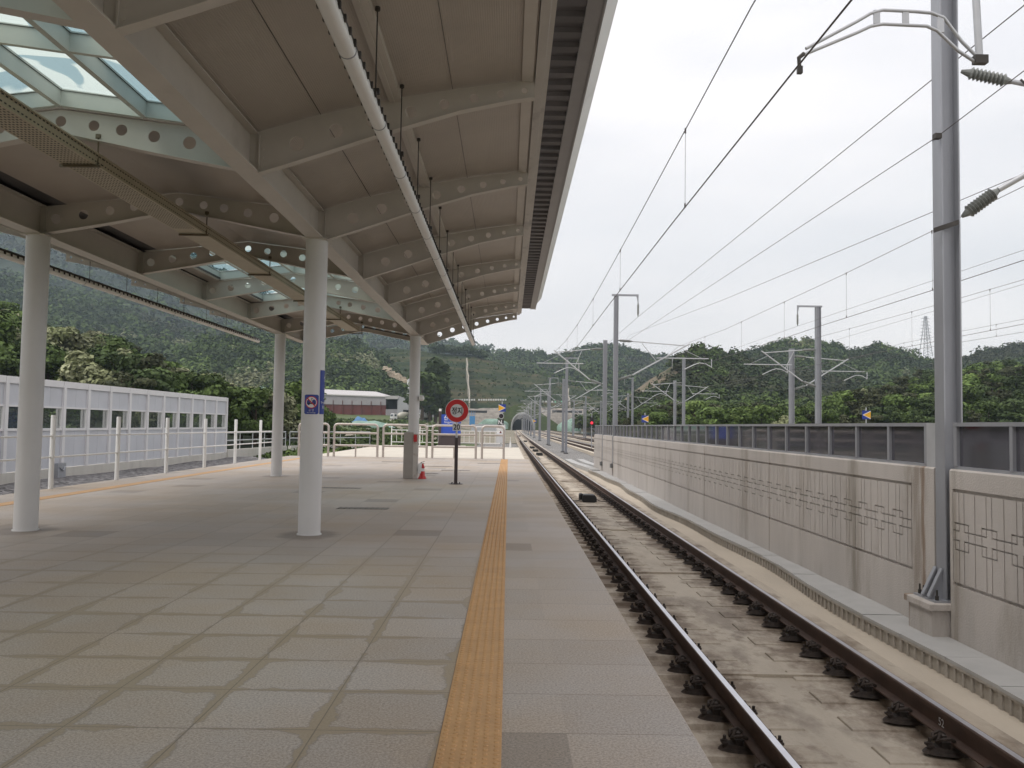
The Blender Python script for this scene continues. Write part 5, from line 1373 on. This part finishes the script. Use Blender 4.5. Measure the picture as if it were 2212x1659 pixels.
# mid left slope
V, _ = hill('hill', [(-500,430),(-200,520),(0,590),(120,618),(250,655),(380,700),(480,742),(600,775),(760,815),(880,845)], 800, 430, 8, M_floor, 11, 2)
forest(V, 4200, 6, 46, 1.25, 32, 'woodland', 'dark green wooded slope under the far mountain on the left', dict(dark=3, oak=3, pine=2, acacia=.3))
# flowering ridge in the left middle
V, _ = hill('hill', [(330,800),(384,748),(439,724),(512,712),(567,715),(640,728),(704,727),(746,728),(770,741),(796,755),(815,764),(838,790),(856,812),(884,838),(940,875)], 560, 400, 6, M_floor, 9, 3, prof=.8)
forest(V, 1500, 5.4, 150, .78, 33, 'woodland', 'green ridge with pale flowering trees in the left middle', dict(acacia=1.1, oak=3.5, dark=2.5, lime=.8))
# middle far hill
V, _ = hill('hill', [(960,790),(1026,766),(1081,755),(1110,750),(1145,748),(1178,756),(1203,762),(1225,755),(1247,748.5),(1275,739),(1300,736),(1330,737.5),(1358,747),(1399.5,758),(1441,761),(1474,764),(1513,778),(1570,800),(1640,820)], 1050, 640, 10, M_floor, 12, 4)
forest(V, 5000, 6, 40, 1.35, 34, 'woodland', 'far wooded hill in the middle behind the tunnel slope', dict(dark=3, oak=3, pine=2))
# terraced cut slope behind the tunnel
V4, _ = hill('hill', [(700,800),(760,772),(787.7,759),(823,753.5),(857,752),(909,757),(960,762),(1025,766),(1064,779),(1106,793),(1134,802),(1181,813),(1231,830),(1261,838),(1300,850),(1360,880)], 690, 524, 12, M_terr, 0, 5, nx=120, nv=60, prof=1, terr=True, amp=.02)
forest(V4, 700, 1.0, 12, .45, 45, 'shrubs', 'low shrubs dotted over the terraced slope', dict(dark=2, oak=2), 0, .95)
forest(V4[-6:, 40:64], 45, 4.0, 60, 1.0, 46, 'woodland', 'dark trees standing on the brow of the terraced slope', dict(dark=1), .2, .6)
# right hill
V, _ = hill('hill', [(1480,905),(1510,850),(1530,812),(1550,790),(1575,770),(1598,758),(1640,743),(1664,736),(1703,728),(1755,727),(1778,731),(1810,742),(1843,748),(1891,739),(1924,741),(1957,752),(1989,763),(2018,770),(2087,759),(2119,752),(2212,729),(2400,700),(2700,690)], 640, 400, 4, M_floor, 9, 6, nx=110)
forest(V, 6500, 4.6, 80, .8, 36, 'woodland', 'wooded hill rising at the right behind the masts', dict(pine=3.5, dark=3, oak=2.2, lime=.5, acacia=.35))
V, _ = hill('hill', [(1462,885),(1490,830),(1512,790),(1527,768),(1540,750),(1556,748),(1575,756),(1610,768),(1650,786),(1700,812),(1760,840),(1830,868),(1900,890)], 390, 255, 1, M_floor, 6, 14, nx=60)
forest(V, 1500, 3.6, 110, .55, 37, 'woodland', 'dark pine-topped ridge falling to the right beside the earth bank', dict(pine=4, dark=3, oak=1.6, lime=.4))
# bare earth cut on the flank of the right hill
VB, _ = hill('earth_bank', [(1255,925),(1262,914),(1300,894),(1340,868),(1400,822),(1442,797),(1470,779),(1498,765),(1516,762),(1530,778),(1560,825),(1600,880)], 330, 262, 0, mat('earth_bank_soil', (.15,.12,.08), .95, 0, .25, .1, .5, 1.5, dirt=((.06,.075,.03), .12, .48, .9)), 0, 8, nx=60, nv=16, prof=.95, amp=.015)
forest(VB, 420, 2.6, 90, .5, 48, 'woodland', 'trees covering the foot of the earth bank at the right', dict(dark=2, pine=2, oak=1.5), 0, .62)
forest(VB[:, 34:], 300, 3.0, 90, .5, 49, 'woodland', 'trees on the right-hand flank of the earth bank', dict(dark=2, pine=2, oak=1.5, lime=.4), .0, .93)
# individual trees: left behind the noise barrier
near_left = [(-60,640),(0,645),(66,680),(117,695),(165,708),(220,716),(285,740),(330,765),(380,785),(440,800),(500,828),(560,835),(640,830)]
def tz(px, Y): # slope rising behind the barrier
    return gz(at(px, 900, Y).x, Y)
HL = [(-700,560),(-200,650),(0,690),(100,735),(200,765),(300,795),(400,835),(500,868),(620,890),(700,905)]
VH, _ = hill('hill', HL, 190, 74, -.9, M_floor, 0, 9, nx=60, nv=14, prof=.9, amp=.03)
def zsurf(Vg, px, Y):
    D = Vg[:, 0, 1]; j = int(np.clip(np.searchsorted(D, Y)-1, 0, len(D)-2)); f = (Y-D[j])/(D[j+1]-D[j]); x = at(px, 900, Y).x
    row = lambda j: np.interp(x, Vg[j, :, 0], Vg[j, :, 2]); return float(row(j)*(1-f)+row(j+1)*f)
kinds_l = ['oak','oak','dark','pine','acacia','lime','dark','oak']
for row, (Y, step, hh) in enumerate([(78, 30, 6.0), (92, 32, 7.5), (110, 30, 8), (132, 27, 8.5), (158, 24, 8.5), (186, 22, 8.5)]):
    px = -70+row*9
    while px < 640:
        Yj = Y+rnt.uniform(-5, 5); k = rnt.choice(kinds_l)
        if row == 0 and px < 60: k = 'pine' if rnt.random() < .6 else 'dark'
        if row >= 2 and 100 < px < 240 and rnt.random() < .6: k = 'acacia'
        h = hh*rnt.uniform(.75, 1.15)
        z = zsurf(VH, px, Yj)-.3; x = at(px, 900, Yj).x
        h = min(h, at(px, smooth_interp(near_left, px)+rnt.uniform(0, 14), Yj).z-z)
        if h < 1.6: px += step*.6; continue
        where = ['in the front row just behind the white noise barrier', 'in the second row behind the noise barrier', 'in the middle of the slope behind the noise barrier', 'on the upper slope behind the noise barrier', 'near the brow of the slope behind the noise barrier', 'on the brow of the slope behind the noise barrier'][row]
        put_tree(k, x, Yj, z, h, where, rnt.uniform(.95, 1.35)); px += step*rnt.uniform(.75, 1.25)
# tall bright tree and bushes left of the centre column
for px, Y, h, k, wh in ((640,92,7.6,'lime','standing behind the left rear column'), (618,100,6.5,'oak','beside the bright tree behind the left rear column'), (585,96,3.6,'dark','low behind the end of the noise barrier'), (548,92,3.2,'dark','just past the end of the noise barrier'), (700,110,4.2,'oak','low beside the centre column'), (520,100,4.2,'dark','partly behind the barrier end')):
    q_ = at(px, 900, Y); put_tree(k, q_.x, Y, gz(q_.x, Y)-.2, h, wh, 1.2)
# poplar clump right of the cabinet column
for i, (px, h) in enumerate(((912,19),(926,22),(938,26),(948,24),(957,14))):
    q_ = at(px, 889, 330); put_tree('poplar' if i else 'oak', q_.x, 330+i*3, gz(q_.x, 330)+1, h, 'in the dark clump right of the cabinet column', 1.3)
# right: trees beyond the wall
near_right = [(1290,935),(1340,900),(1380,878),(1440,862),(1500,856),(1566,868),(1640,864),(1700,868),(1760,872),(1800,852),(1865,828),(1917,818),(1973,796),(2018,791),(2083,789),(2119,773),(2212,776),(2400,765),(2700,770)]
HR = [(x_, min(926, y_+46)) for x_, y_ in near_right]
VR, _ = hill('hill', HR, 230, 105, -.6, M_floor, 0, 12, nx=60, nv=14, prof=.9, amp=.03)
for row, (Y, step, hh) in enumerate([(112, 33, 5.2), (128, 32, 6.5), (148, 28, 7), (172, 25, 7.5), (198, 23, 7.5), (226, 22, 7.5)]):
    px = 1330+row*7
    while px < 2290:
        Yj = Y+rnt.uniform(-6, 6)
        k = rnt.choice(['oak','dark','pine','dark','oak','pine','lime'])
        if row == 0 and 1560 < px < 1720: k = rnt.choice(['acacia','acacia','lime'])
        if row == 3 and 1740 < px < 1880: k = 'acacia'
        if px < 1480: k = rnt.choice(['dark','pine','oak'])
        h = hh*rnt.uniform(.75, 1.15); z = zsurf(VR, px, Yj)-.3; x = at(px, 900, Yj).x
        h = min(h, at(px, smooth_interp(near_right, px)+rnt.uniform(0, 12), Yj).z-z)
        if h < 1.6: px += step*.6; continue
        where = ['in the front row beyond the right-hand tracks', 'in the second row beyond the right-hand tracks', 'in the third row beyond the right-hand tracks', 'on the upper slope beyond the right-hand tracks', 'near the brow of the slope beyond the right-hand tracks', 'on the brow of the slope beyond the right-hand tracks'][row]
        put_tree(k, x, Yj, z, h, where, rnt.uniform(.95, 1.3)); px += step*rnt.uniform(.75, 1.25)
# ---- scrub, grass tufts between platform end and the works
def scatter(n, fxy, r, q, leaf, seed, name, label, mixw):
    g = np.random.default_rng(seed); Vs, Ts = [], []; kinds = list(mixw); w = np.array([mixw[k] for k in kinds], float); w /= w.sum()
    for _ in range(n):
        x, y = fxy(g); rr = r*g.uniform(.5, 1.5); z = gz(x, y)
        v, pk = leafcloud(q, [(x, y, z+rr*.25, rr, rr, rr*.6), (x+rr*.6, y, z+rr*.15, rr*.7, rr*.7, rr*.4)], leaf, g, dome=.0001); Vs.append(v)
        t_ = tint_for(kinds[g.choice(len(kinds), p=w)], 2, g)[pk]; Ts.append(np.repeat(t_, 4, 0))
    Vs = np.concatenate(Vs); Ts = np.concatenate(Ts); return stuff(nmesh(name, Vs, np.arange(len(Vs)).reshape(-1, 4), M_wood, Ts), label, 'scrub')
scatter(420, lambda g: (lambda Y: (at(g.uniform(640, 960), 900, Y).x, Y))(g.uniform(64, 320)), .8, 26, .28, 71, 'scrub', 'rough grass and scrub on the field beyond the platform end', dict(oak=3, lime=1.5, dark=1.2))
scatter(260, lambda g: (g.uniform(-17.5, -9.4), g.uniform(60, 100)), .55, 30, .18, 72, 'grass', 'green grass beside the pale slab at the platform end', dict(lime=2, oak=2))
scatter(160, lambda g: (g.uniform(-17.6, -10.5), g.uniform(57, 66)), .4, 24, .14, 73, 'weeds', 'weeds along the low wall at the barrier end', dict(lime=2, oak=1))

# ================================================================== WORKS AREA
t = thing('warehouse', 'long shed with pale roof, grey netting wall and dull red sheet base', 'warehouse', (0,0,0))
yb = 372
A_, B_ = at(640, 884, yb+14), at(833, 890, yb)
def seg(pa, za0, za1, pb, zb0, zb1, th=.4):
    b = MB(); n_ = Vector((-(pb.y-pa.y), pb.x-pa.x, 0)).normalized()*th
    b.add([(pa.x,pa.y,za0),(pb.x,pb.y,zb0),(pb.x,pb.y,zb1),(pa.x,pa.y,za1),(pa.x+n_.x,pa.y+n_.y,za0),(pb.x+n_.x,pb.y+n_.y,zb0),(pb.x+n_.x,pb.y+n_.y,zb1),(pa.x+n_.x,pa.y+n_.y,za1)], [(0,1,2,3),(4,7,6,5),(3,2,6,7),(1,5,6,2),(0,3,7,4)]); return b
za, zb = A_.z, B_.z; e_a, e_b = at(640, 849, yb+14).z, at(833, 856, yb).z; m_a, m_b = at(640, 870, yb+14).z, at(833, 874, yb).z; r_a, r_b = at(640, 838, yb+30).z, at(812, 846, yb+16).z
seg(A_, za-3, m_a, B_, zb-3, m_b).obj('red_base_wall', M_redwall, t)
seg(A_+Vector((0,-.3,0)), m_a-.5, e_a, B_+Vector((0,-.3,0)), m_b-.3, e_b).obj('netting_wall', M_grwall, t)
b = MB(); rb = at(812, 846, yb+16); ra = at(640, 838, yb+30)
b.add([(A_.x,A_.y-.8,e_a),(B_.x+.4,B_.y-.8,e_b),(rb.x,rb.y,r_b),(ra.x,ra.y,r_a),(A_.x,A_.y-.8,e_a-.5),(B_.x+.4,B_.y-.8,e_b-.5),(B_.x+3,B_.y+32,e_b),(A_.x,A_.y+34,e_a)], [(0,1,2,3),(4,5,1,0),(3,2,6,7),(1,6,2)]); b.obj('roof', M_roofm, t)
b = MB()
for k in range(10): q_ = A_.lerp(B_, k/9.5); b.box(q_.x-.12, q_.x+.12, q_.y-.55, q_.y-.35, q_.z-3, q_.z+4.6)
b.obj('wall_batten', mat('dark_red_batten', (.12,.03,.025), .7), t)
t = thing('grey_shed', 'grey sheet-clad shed right of the warehouse with a dark doorway', 'shed', (0,0,0))
C0, C1 = at(833, 896, yb), at(858, 896, yb); D1 = at(912, 896, yb-6)
seg(C0+Vector((0,6,0)), C0.z-2, at(833,862,yb).z, C1+Vector((0,6,0)), C1.z-2, at(858,862,yb).z).obj('doorway', M_dark, t)
seg(C0, C0.z-3, at(833,884,yb).z, C1, C1.z-3, at(858,884,yb).z).obj('low_wall', M_grwall, t)
seg(C1, C1.z-3, at(858,859,yb).z, D1, D1.z-3, at(912,855,yb).z, 10).obj('side_wall', mat('grey_sheet_cladding', (.36,.36,.38), .6, 0, .05, .3), t)
seg(C0+Vector((-.3,-.5,0)), at(833,862,yb).z, at(833,855,yb).z, C1+Vector((.3,-.5,0)), at(858,862,yb).z, at(860,855,yb).z, 12).obj('roof', M_roofm, t)
q_ = at(884, 893, yb-8); b = MB(); b.box(q_.x-2.6, q_.x+2.6, q_.y-.9, q_.y+.1, q_.z-1, q_.z+1.5); b.obj('dark_opening', M_dark, t)
q_, q2 = at(882, 817, 385), at(886, 860, 385); b = MB(); b.box(q_.x-.5, q_.x+.9, 385, 385.6, q2.z, q_.z); t = thing('banner_tower', 'narrow pale vertical banner tower behind the cabinet column', 'banner', (0,0,0)); b.obj('banner', M_paper, t)
def mixer(px, py, Y, rz, label, s=1, col=(.55,.52,.44)):
    p_ = at(px, py, Y); t = thing('concrete_mixer_truck', label, 'mixer truck', p_, rz, 'concrete mixer trucks at the works')
    b = MB(); b.add([(-4.2,-1.2,.9),(-2.4,-1.2,.9),(-2.4,-1.2,2.9),(-3.9,-1.2,2.9),(-4.3,-1.2,1.7),(-4.2,1.2,.9),(-2.4,1.2,.9),(-2.4,1.2,2.9),(-3.9,1.2,2.9),(-4.3,1.2,1.7)], [(0,1,2,3,4),(9,8,7,6,5),(0,4,9,5),(4,3,8,9),(3,2,7,8),(1,6,7,2),(0,5,6,1)]); cb_ = b.obj('cab', M_paper, t)
    b = MB(); b.add([(-4.33,-1.0,1.8),(-4.33,1.0,1.8),(-3.98,1.0,2.65),(-3.98,-1.0,2.65)], [(0,1,2,3)]); b.box(-3.6,-2.7,-1.23,-1.2,1.8,2.6); b.obj('window', M_glassdk, cb_)
    b = MB(); b.box(-4.1, 4.0, -.5, .5, .75, 1.15); b.box(-4.35,-4.1,-1.1,1.1,.5,.9); b.obj('chassis', M_darkmetal, t)
    b = MB(); pr = [(.35,-2.1),(.9,-1.8),(1.25,-.8),(1.3,.3),(1.0,1.8),(.6,2.7),(.55,2.9)]
    vs = []; n_ = 18; A2 = math.radians(14)
    for r_, h in pr:
        for k in range(n_):
            a = 2*math.pi*k/n_; yy_, zz_ = r_*math.cos(a), r_*math.sin(a); vs.append((h*math.cos(A2)-zz_*math.sin(A2)+.4, yy_, 2.25+h*math.sin(A2)+zz_*math.cos(A2)))
    b.add(vs, [(i*n_+k, i*n_+(k+1)%n_, (i+1)*n_+(k+1)%n_, (i+1)*n_+k) for i in range(len(pr)-1) for k in range(n_)]+[tuple(range(n_-1,-1,-1)), tuple(range((len(pr)-1)*n_, len(pr)*n_))])
    m_ = mat('mixer_drum_paint', col, .5, .1, .08, .6); b.obj('drum', m_, t, smooth=True)
    b = MB(); b.box(2.9,3.9,-.7,.7,2.3,3.1); b.box(3.4,3.6,-.9,.9,1.1,2.6); b.obj('hopper', M_darkmetal, t)
    for x in (-3.3, 1.7, 3.0):
        for s_ in (-1, 1): b = MB(); b.lathe([(.5,0),(.5,.3)], (x, s_*1.15-(.15 if s_ > 0 else .15), .5), 14, 'y'); b.obj('wheel', M_tyre, t)
    t.scale = (s, s, s); return t
mixer(866, 909.5, 330, math.radians(38), 'concrete mixer truck with beige drum parked before the grey shed')
mixer(917, 908.5, 335, math.radians(55), 'pale concrete mixer truck just right of the cabinet column', 1, (.62,.62,.62))
def heap(px, py, Y, rx, ry, h, m_, label, name='covered_heap', seed=1):
    p_ = at(px, py, Y); b = MB(); n1, n2 = 14, 22; rr_ = random.Random(seed)
    for i in range(n1+1):
        f = i/n1
        for k in range(n2):
            a = 2*math.pi*k/n2; q = math.sin(f*math.pi/2); nn = 1+.25*mn.noise(Vector((math.cos(a)*1.5, math.sin(a)*1.5, f*2+seed)))
            b.v.append((p_.x+rx*q*math.cos(a)*nn, Y+ry*q*math.sin(a)*nn, p_.z-1.2+(h+1.2)*(math.cos(f*math.pi/2)**.8)*(1+.3*mn.noise(Vector((math.cos(a)*q*2.5, math.sin(a)*q*2.5, seed+3))))))
    b.f = [(i*n2+k, (i+1)*n2+k, (i+1)*n2+(k+1)%n2, i*n2+(k+1)%n2) for i in range(n1) for k in range(n2)]
    return tag(fixn(b.obj(name, m_)), label, 'heap', 'tarpaulin-covered heaps at the works')
heap(792, 926, 200, 8, 4, 1.7, M_tarp, 'wide green tarpaulin heap behind the barriers', seed=2)
heap(778, 922, 203, 3.0, 2.6, 2.2, M_tarpb, 'blue tarpaulin patch on the wide green heap', seed=5)
heap(700, 922, 195, 4, 3, 1.6, M_tarp, 'smaller green tarpaulin heap at the left of the wide one', seed=7)
heap(566, 862, 260, 7, 5, 3.6, M_tarp, 'pale green covered heap above the end of the noise barrier', seed=9)
heap(1068, 921, 420, 8, 5, 3.8, M_tarp, 'grey-green covered heap left of the tunnel', seed=11)
heap(1238, 925, 330, 6, 4, 3.2, M_tarp, 'green covered heap right of the tunnel behind the track fence', seed=13)
# road strip in the field
struct(grid(list(np.linspace(-30, 3, 12)), list(np.linspace(120, 498, 40)), lambda x, y: gz(x, y)+.12).obj('dirt_ground', mat('trampled_soil', (.24,.21,.16), .95, 0, .2, .12, .4, 2, dirt=((.07,.09,.03), .08, .5, .9))))
b = MB(); P_ = [(846,911,325),(900,911,325),(940,911,325)]
b.add([at(835,912,300), at(960,912,300), at(955,907,345), at(850,907,345)], [(0,1,2,3)]); b.v = [(x, y, gz(x, y)+.25) for x, y, z in b.v]; struct(b.obj('dirt_road', M_endslab))
# shotcrete retaining walls
def rwall(px0, px1, Y0, Y1, pt0, pt1, label):
    a, c = at(px0, pt0, Y0), at(px1, pt1, Y1); n_ = 24; b = MB()
    for i in range(n_+1):
        f = i/n_; q = a.lerp(c, f); w_ = mn.noise(Vector((f*9, 2, 1)))
        b.v += [(q.x, q.y-7, -1.5), (q.x, q.y+w_, q.z+w_*.8), (q.x, q.y+4, q.z+w_*.8)]
    b.f = [(i*3, i*3+3, i*3+4, i*3+1) for i in range(n_)]+[(i*3+1, i*3+4, i*3+5, i*3+2) for i in range(n_)]
    return tag(fixn(b.obj('retaining_wall', M_shot)), label, 'retaining wall', 'sprayed concrete walls beside the tunnel')
rwall(930, 1092, 520, 512, 884, 881, 'sprayed concrete retaining wall left of the tunnel')
rwall(1165, 1330, 512, 515, 881, 884, 'sprayed concrete retaining wall right of the tunnel')
for px in (1020, 1225): 
    q_ = at(px, 889, 505); b = MB(); b.box(q_.x-9, q_.x+9, q_.y-1, q_.y+1, q_.z-.7, q_.z+.7); tag(b.obj('wall_slot', M_ink), 'long dark slot in the retaining wall %s of the tunnel' % ('left' if px < 1100 else 'right'), 'slot')
b = MB(); prof = [(1052,929),(1063,914),(1080,899),(1098,882),(1112,875),(1128,872),(1150,878),(1170,893),(1196,910),(1222,930)]
YT = 500
P_ = [at(x, y, YT) for x, y in prof]
b.prism([(p_.x, p_.z) for p_ in P_]+[(P_[-1].x, -1.5), (P_[0].x, -1.5)], 'y', YT, YT+25); o = struct(fixn(b.obj('tunnel_mound', M_grass)))
tc0 = at(1127.8, 926, YT); R_ = 24.5/F*YT; H_ = 38/F*YT; zc0 = -1.05
t = thing('tunnel_portal', 'grey arched railway tunnel portal with a dark opening', 'tunnel portal', (tc0.x, YT-8, 0))
def arch(rx, top, n_=24): return [(rx*math.cos(math.pi*k/n_), zc0+(top-zc0)*(max(0, math.sin(math.pi*k/n_))**.72)) for k in range(n_+1)]
oo, ii = arch(R_, H_-1), arch(R_*.93, H_-1.7); b = MB()
for (a, c, d, e) in zip(oo[:-1], oo[1:], ii[1:], ii[:-1]):
    b.add([(q[0], yy_, q[1]) for yy_ in (-6, 2) for q in (a, c, d, e)], [(0,1,2,3),(4,7,6,5),(0,4,5,1),(2,6,7,3)])
fixn(b.obj('arch_ring', mat('pale_ring_concrete', (.52,.52,.51), .8, 0, .1, .5), t))
b = MB(); op = arch(R_*.86, 6.2)
b.add([(x, -1, z) for x, z in ii]+[(x, -1, z) for x, z in op], [(k, k+1, 25+k+1, 25+k) for k in range(24)]); b.obj('head_wall', M_port, t)
b = MB(); n_ = len(op); b.add([(x, -1, z) for x, z in op]+[(x, 7.6, z) for x, z in op], [(k, k+1, n_+k+1, n_+k) for k in range(n_-1)]+[tuple(range(2*n_-1, n_-1, -1))]); b.obj('bore', M_dark, t)  # shallow closed bore, its darkness painted by the material
b = MB(); b.box(-.5, .5, -1.5, -1.1, zc0, 5.9); b.obj('centre_pier', M_port, t)
# letter boards on the slope
def board_row(px0, px1, py, Y, n_, label, cols):
    t = thing('slogan_board_row', label, 'letter boards', (0,0,0), 0, 'rows of square letter boards above the retaining walls')
    for k in range(n_):
        if cols[k % len(cols)] is None: continue
        q_ = at(px0+(px1-px0)*k/(n_-1), py, Y); b = MB(); b.box(q_.x-.5, q_.x+.5, q_.y, q_.y+.15, q_.z-.5, q_.z+.5); b.obj('board', cols[k % len(cols)], t)
M_bg = mat('green_board', (.30,.62,.45), .6, 0, .05)
board_row(983, 1092, 863.5, 521, 22, 'long row of white square letter boards left of the tunnel', [M_paper]*9+[None]+[M_paper]*12)
board_row(1173, 1213, 867.5, 521, 7, 'short row of white and green letter boards right of the tunnel', [M_paper, M_paper, None, M_paper, M_bg, M_bg, M_bg])
# zigzag drainage chutes
for lab, pts in (('long pale zigzag drainage chute down the terraced slope', [(1008,776),(1010,790),(1008,800),(1012,815),(1011,830),(1014,848),(1014,874)]), ('shorter pale drainage chute right of the tunnel', [(1228,842),(1226,856),(1230,864),(1231,878)])):
    b = MB(); Ys = np.linspace(640 if 'long' in lab else 590, 526, len(pts)); Q = [at(x, y, Y_-6) for (x, y), Y_ in zip(pts, Ys)]
    for a, c in zip(Q[:-1], Q[1:]):
        b.add([(a.x-.45,a.y,a.z+1),(a.x+.45,a.y,a.z+1),(c.x+.45,c.y,c.z+1),(c.x-.45,c.y,c.z+1),(a.x-.45,a.y,a.z-6),(a.x+.45,a.y,a.z-6),(c.x+.45,c.y,c.z-6),(c.x-.45,c.y,c.z-6)], [(0,1,2,3),(0,3,7,4),(1,5,6,2),(4,5,1,0),(3,2,6,7)])
    tag(b.obj('drain_chute', mat('pale_chute_concrete', (.30,.27,.22), .8, 0, .35, .8)), lab, 'drain')
# rock outcrop
b = MB(); rr_ = random.Random(4)
for i in range(34):
    q_ = at(834+i*1.65+rr_.uniform(-2,2), 796+i*1.05+rr_.uniform(-5,5), 486-i); r_ = rr_.uniform(1.5, 3.4); n_ = 7
    vs = [(q_.x+r_*rr_.uniform(.6,1.1)*math.cos(2*math.pi*k/n_), q_.y+r_*.7*math.sin(2*math.pi*k/n_), q_.z-r_*1.2) for k in range(n_)]+[(q_.x+rr_.uniform(-.6,.6), q_.y, q_.z+r_*rr_.uniform(.0,.35))]+[(q_.x+r_*.7*rr_.uniform(.6,1.1)*math.cos(2*math.pi*k/n_), q_.y+r_*.5*math.sin(2*math.pi*k/n_), q_.z-r_*.2*rr_.uniform(-1,1)) for k in range(n_)]
    b.add(vs, [(k,(k+1)%n_,n_+1+(k+1)%n_,n_+1+k) for k in range(n_)]+[(n_+1+k,n_+1+(k+1)%n_,n_) for k in range(n_)])
tag(b.obj('rock_outcrop', mat('pale_brown_rock', (.38,.31,.23), .9, 0, .25, .3, .8, 1)), 'pale jagged rock face between the green ridge and the terraced slope', 'rock')
# blue site towers, excavator, far fence, transmission tower
for px0, px1, pt_, pb_, Y, lab in ((1014.5,1025.6,888.6,917,395,'slim blue steel site tower just right of the stop sign'), (1256,1267.5,895.8,926,395,'blue steel site tower left of the wall end')):
    a, c = at(px0, pt_, Y), at(px1, pb_, Y); t = thing('site_tower', lab, 'site tower', (0,0,0), 0, 'blue steel towers at the works')
    b = MB(); b.box(a.x, c.x, Y, Y+2.4, c.z-1.5, a.z-2.2); b.obj('blue_casing', M_bluesteel, t)
    b = MB()
    for k in range(4): b.box(a.x+(c.x-a.x)*k/3-.08, a.x+(c.x-a.x)*k/3+.08, Y, Y+.2, a.z-2.3, a.z)
    b.box(a.x, c.x, Y, Y+2.2, a.z-1.3, a.z-1.1); b.obj('head_frame', M_bluesteel, t)
t = thing('excavator', 'orange and grey construction machine behind the railing left of the far masts pair', 'excavator', at(1364, 928, 240))
b = MB(); b.box(-1.9,.4,-1,1,.9,2.4); b.prism([(-1.9,2.4),(.3,2.4),(-.1,3.1),(-1.6,3.1)], 'y', -.9, .9); b.obj('body', M_orange, t)
b = MB(); b.box(.4,2.2,-1,1,.9,2.2); b.prism([(.5,2.2),(2.1,2.2),(1.8,2.7),(.7,2.7)], 'y', -.8, .8); b.obj('engine_cover', M_galv, t)
b = MB(); b.box(-2.2,2.3,-1.2,1.2,0,.9); b.obj('tracks', M_darkmetal, t)
t = thing('track_fence', 'long low grey panel fence beyond the far tracks', 'fence', (0,0,0))
for k in range(36):
    y0 = 150+k*9; x0 = 27+cv(y0)-(y0-150)*.0; b = MB(); x1 = 27+cv(y0+8.9)
    b.add([(x0,y0,-1),(x1,y0+8.9,-1),(x1,y0+8.9,1.3),(x0,y0,1.3),(x0+.2,y0,-1),(x1+.2,y0+8.9,-1),(x1+.2,y0+8.9,1.3),(x0+.2,y0,1.3)], [(0,1,2,3),(7,6,5,4),(3,2,6,7),(0,3,7,4)]); b.obj('panel', M_galvl, t)
t = thing('fence_left', 'grey panel fence at the left of the tunnel approach', 'fence', (0,0,0)); t.name = 'panel_fence'
for k in range(12):
    a, c = at(1018+k*6.2, 925, 330), at(1018+(k+1)*6.2-.2, 925, 330); b = MB(); b.box(a.x, c.x, 330, 330.2, -1, 2.0); b.obj('panel', M_galvl, t)
t = thing('transmission_tower', 'distant lattice transmission tower on the right skyline', 'pylon', (0,0,0))
q_ = at(2000, 770, 560); zt_ = at(2000, 683, 560).z; b = MB(); Hh = zt_-q_.z; X0, Y0_ = q_.x, 560
def hw(f): return 2.6*(1-f)**1.2+.55
for sx_, sy_ in ((-1,-1),(1,-1),(1,1),(-1,1)):
    b.tube([(X0+sx_*hw(f), Y0_+sy_*hw(f), q_.z+Hh*f) for f in [k/8 for k in range(9)]], .22, 4)
for k in range(14):
    f0, f1 = k/14, (k+1)/14
    for sx_ in (-1, 1): b.tube([(X0+sx_*hw(f0), Y0_-hw(f0), q_.z+Hh*f0), (X0-sx_*hw(f1), Y0_-hw(f1), q_.z+Hh*f1)], .12, 3)
b.obj('lattice', M_galv, t)
for k in range(7):
    f = .42+.085*k; z_ = q_.z+Hh*f; L_ = 4.2-.25*k; b = MB(); b.tube([(X0-L_,Y0_,z_+.3),(X0,Y0_,z_),(X0+L_,Y0_,z_+.3)], [.06,.16,.06], 4); b.tube([(X0-L_,Y0_,z_+.3),(X0,Y0_,z_+1.1),(X0+L_,Y0_,z_+.3)], .12, 3); b.obj('cross_arm', M_galv, t)

# ================================================================== HAZE
b = MB(); b.box(-2600, 2600, -260, 2400, -8, 560)
o = b.obj('haze', None); m = bpy.data.materials.new('haze_air'); m.use_nodes = True; n = m.node_tree.nodes; n.remove(n['Principled BSDF'])
pv = n.new('ShaderNodeVolumePrincipled'); pv.inputs['Color'].default_value = (.72,.87,1,1); pv.inputs['Density'].default_value = .00018; pv.inputs['Anisotropy'].default_value = .3
m.node_tree.links.new(pv.outputs[0], n['Material Output'].inputs['Volume']); o.data.materials.append(m); o['kind'] = 'stuff'; o['label'] = 'thin pale haze lying over the distant hills'; o['category'] = 'haze'
S.cycles.volume_bounces = 1; S.cycles.volume_step_rate = 10; S.cycles.volume_max_steps = 32
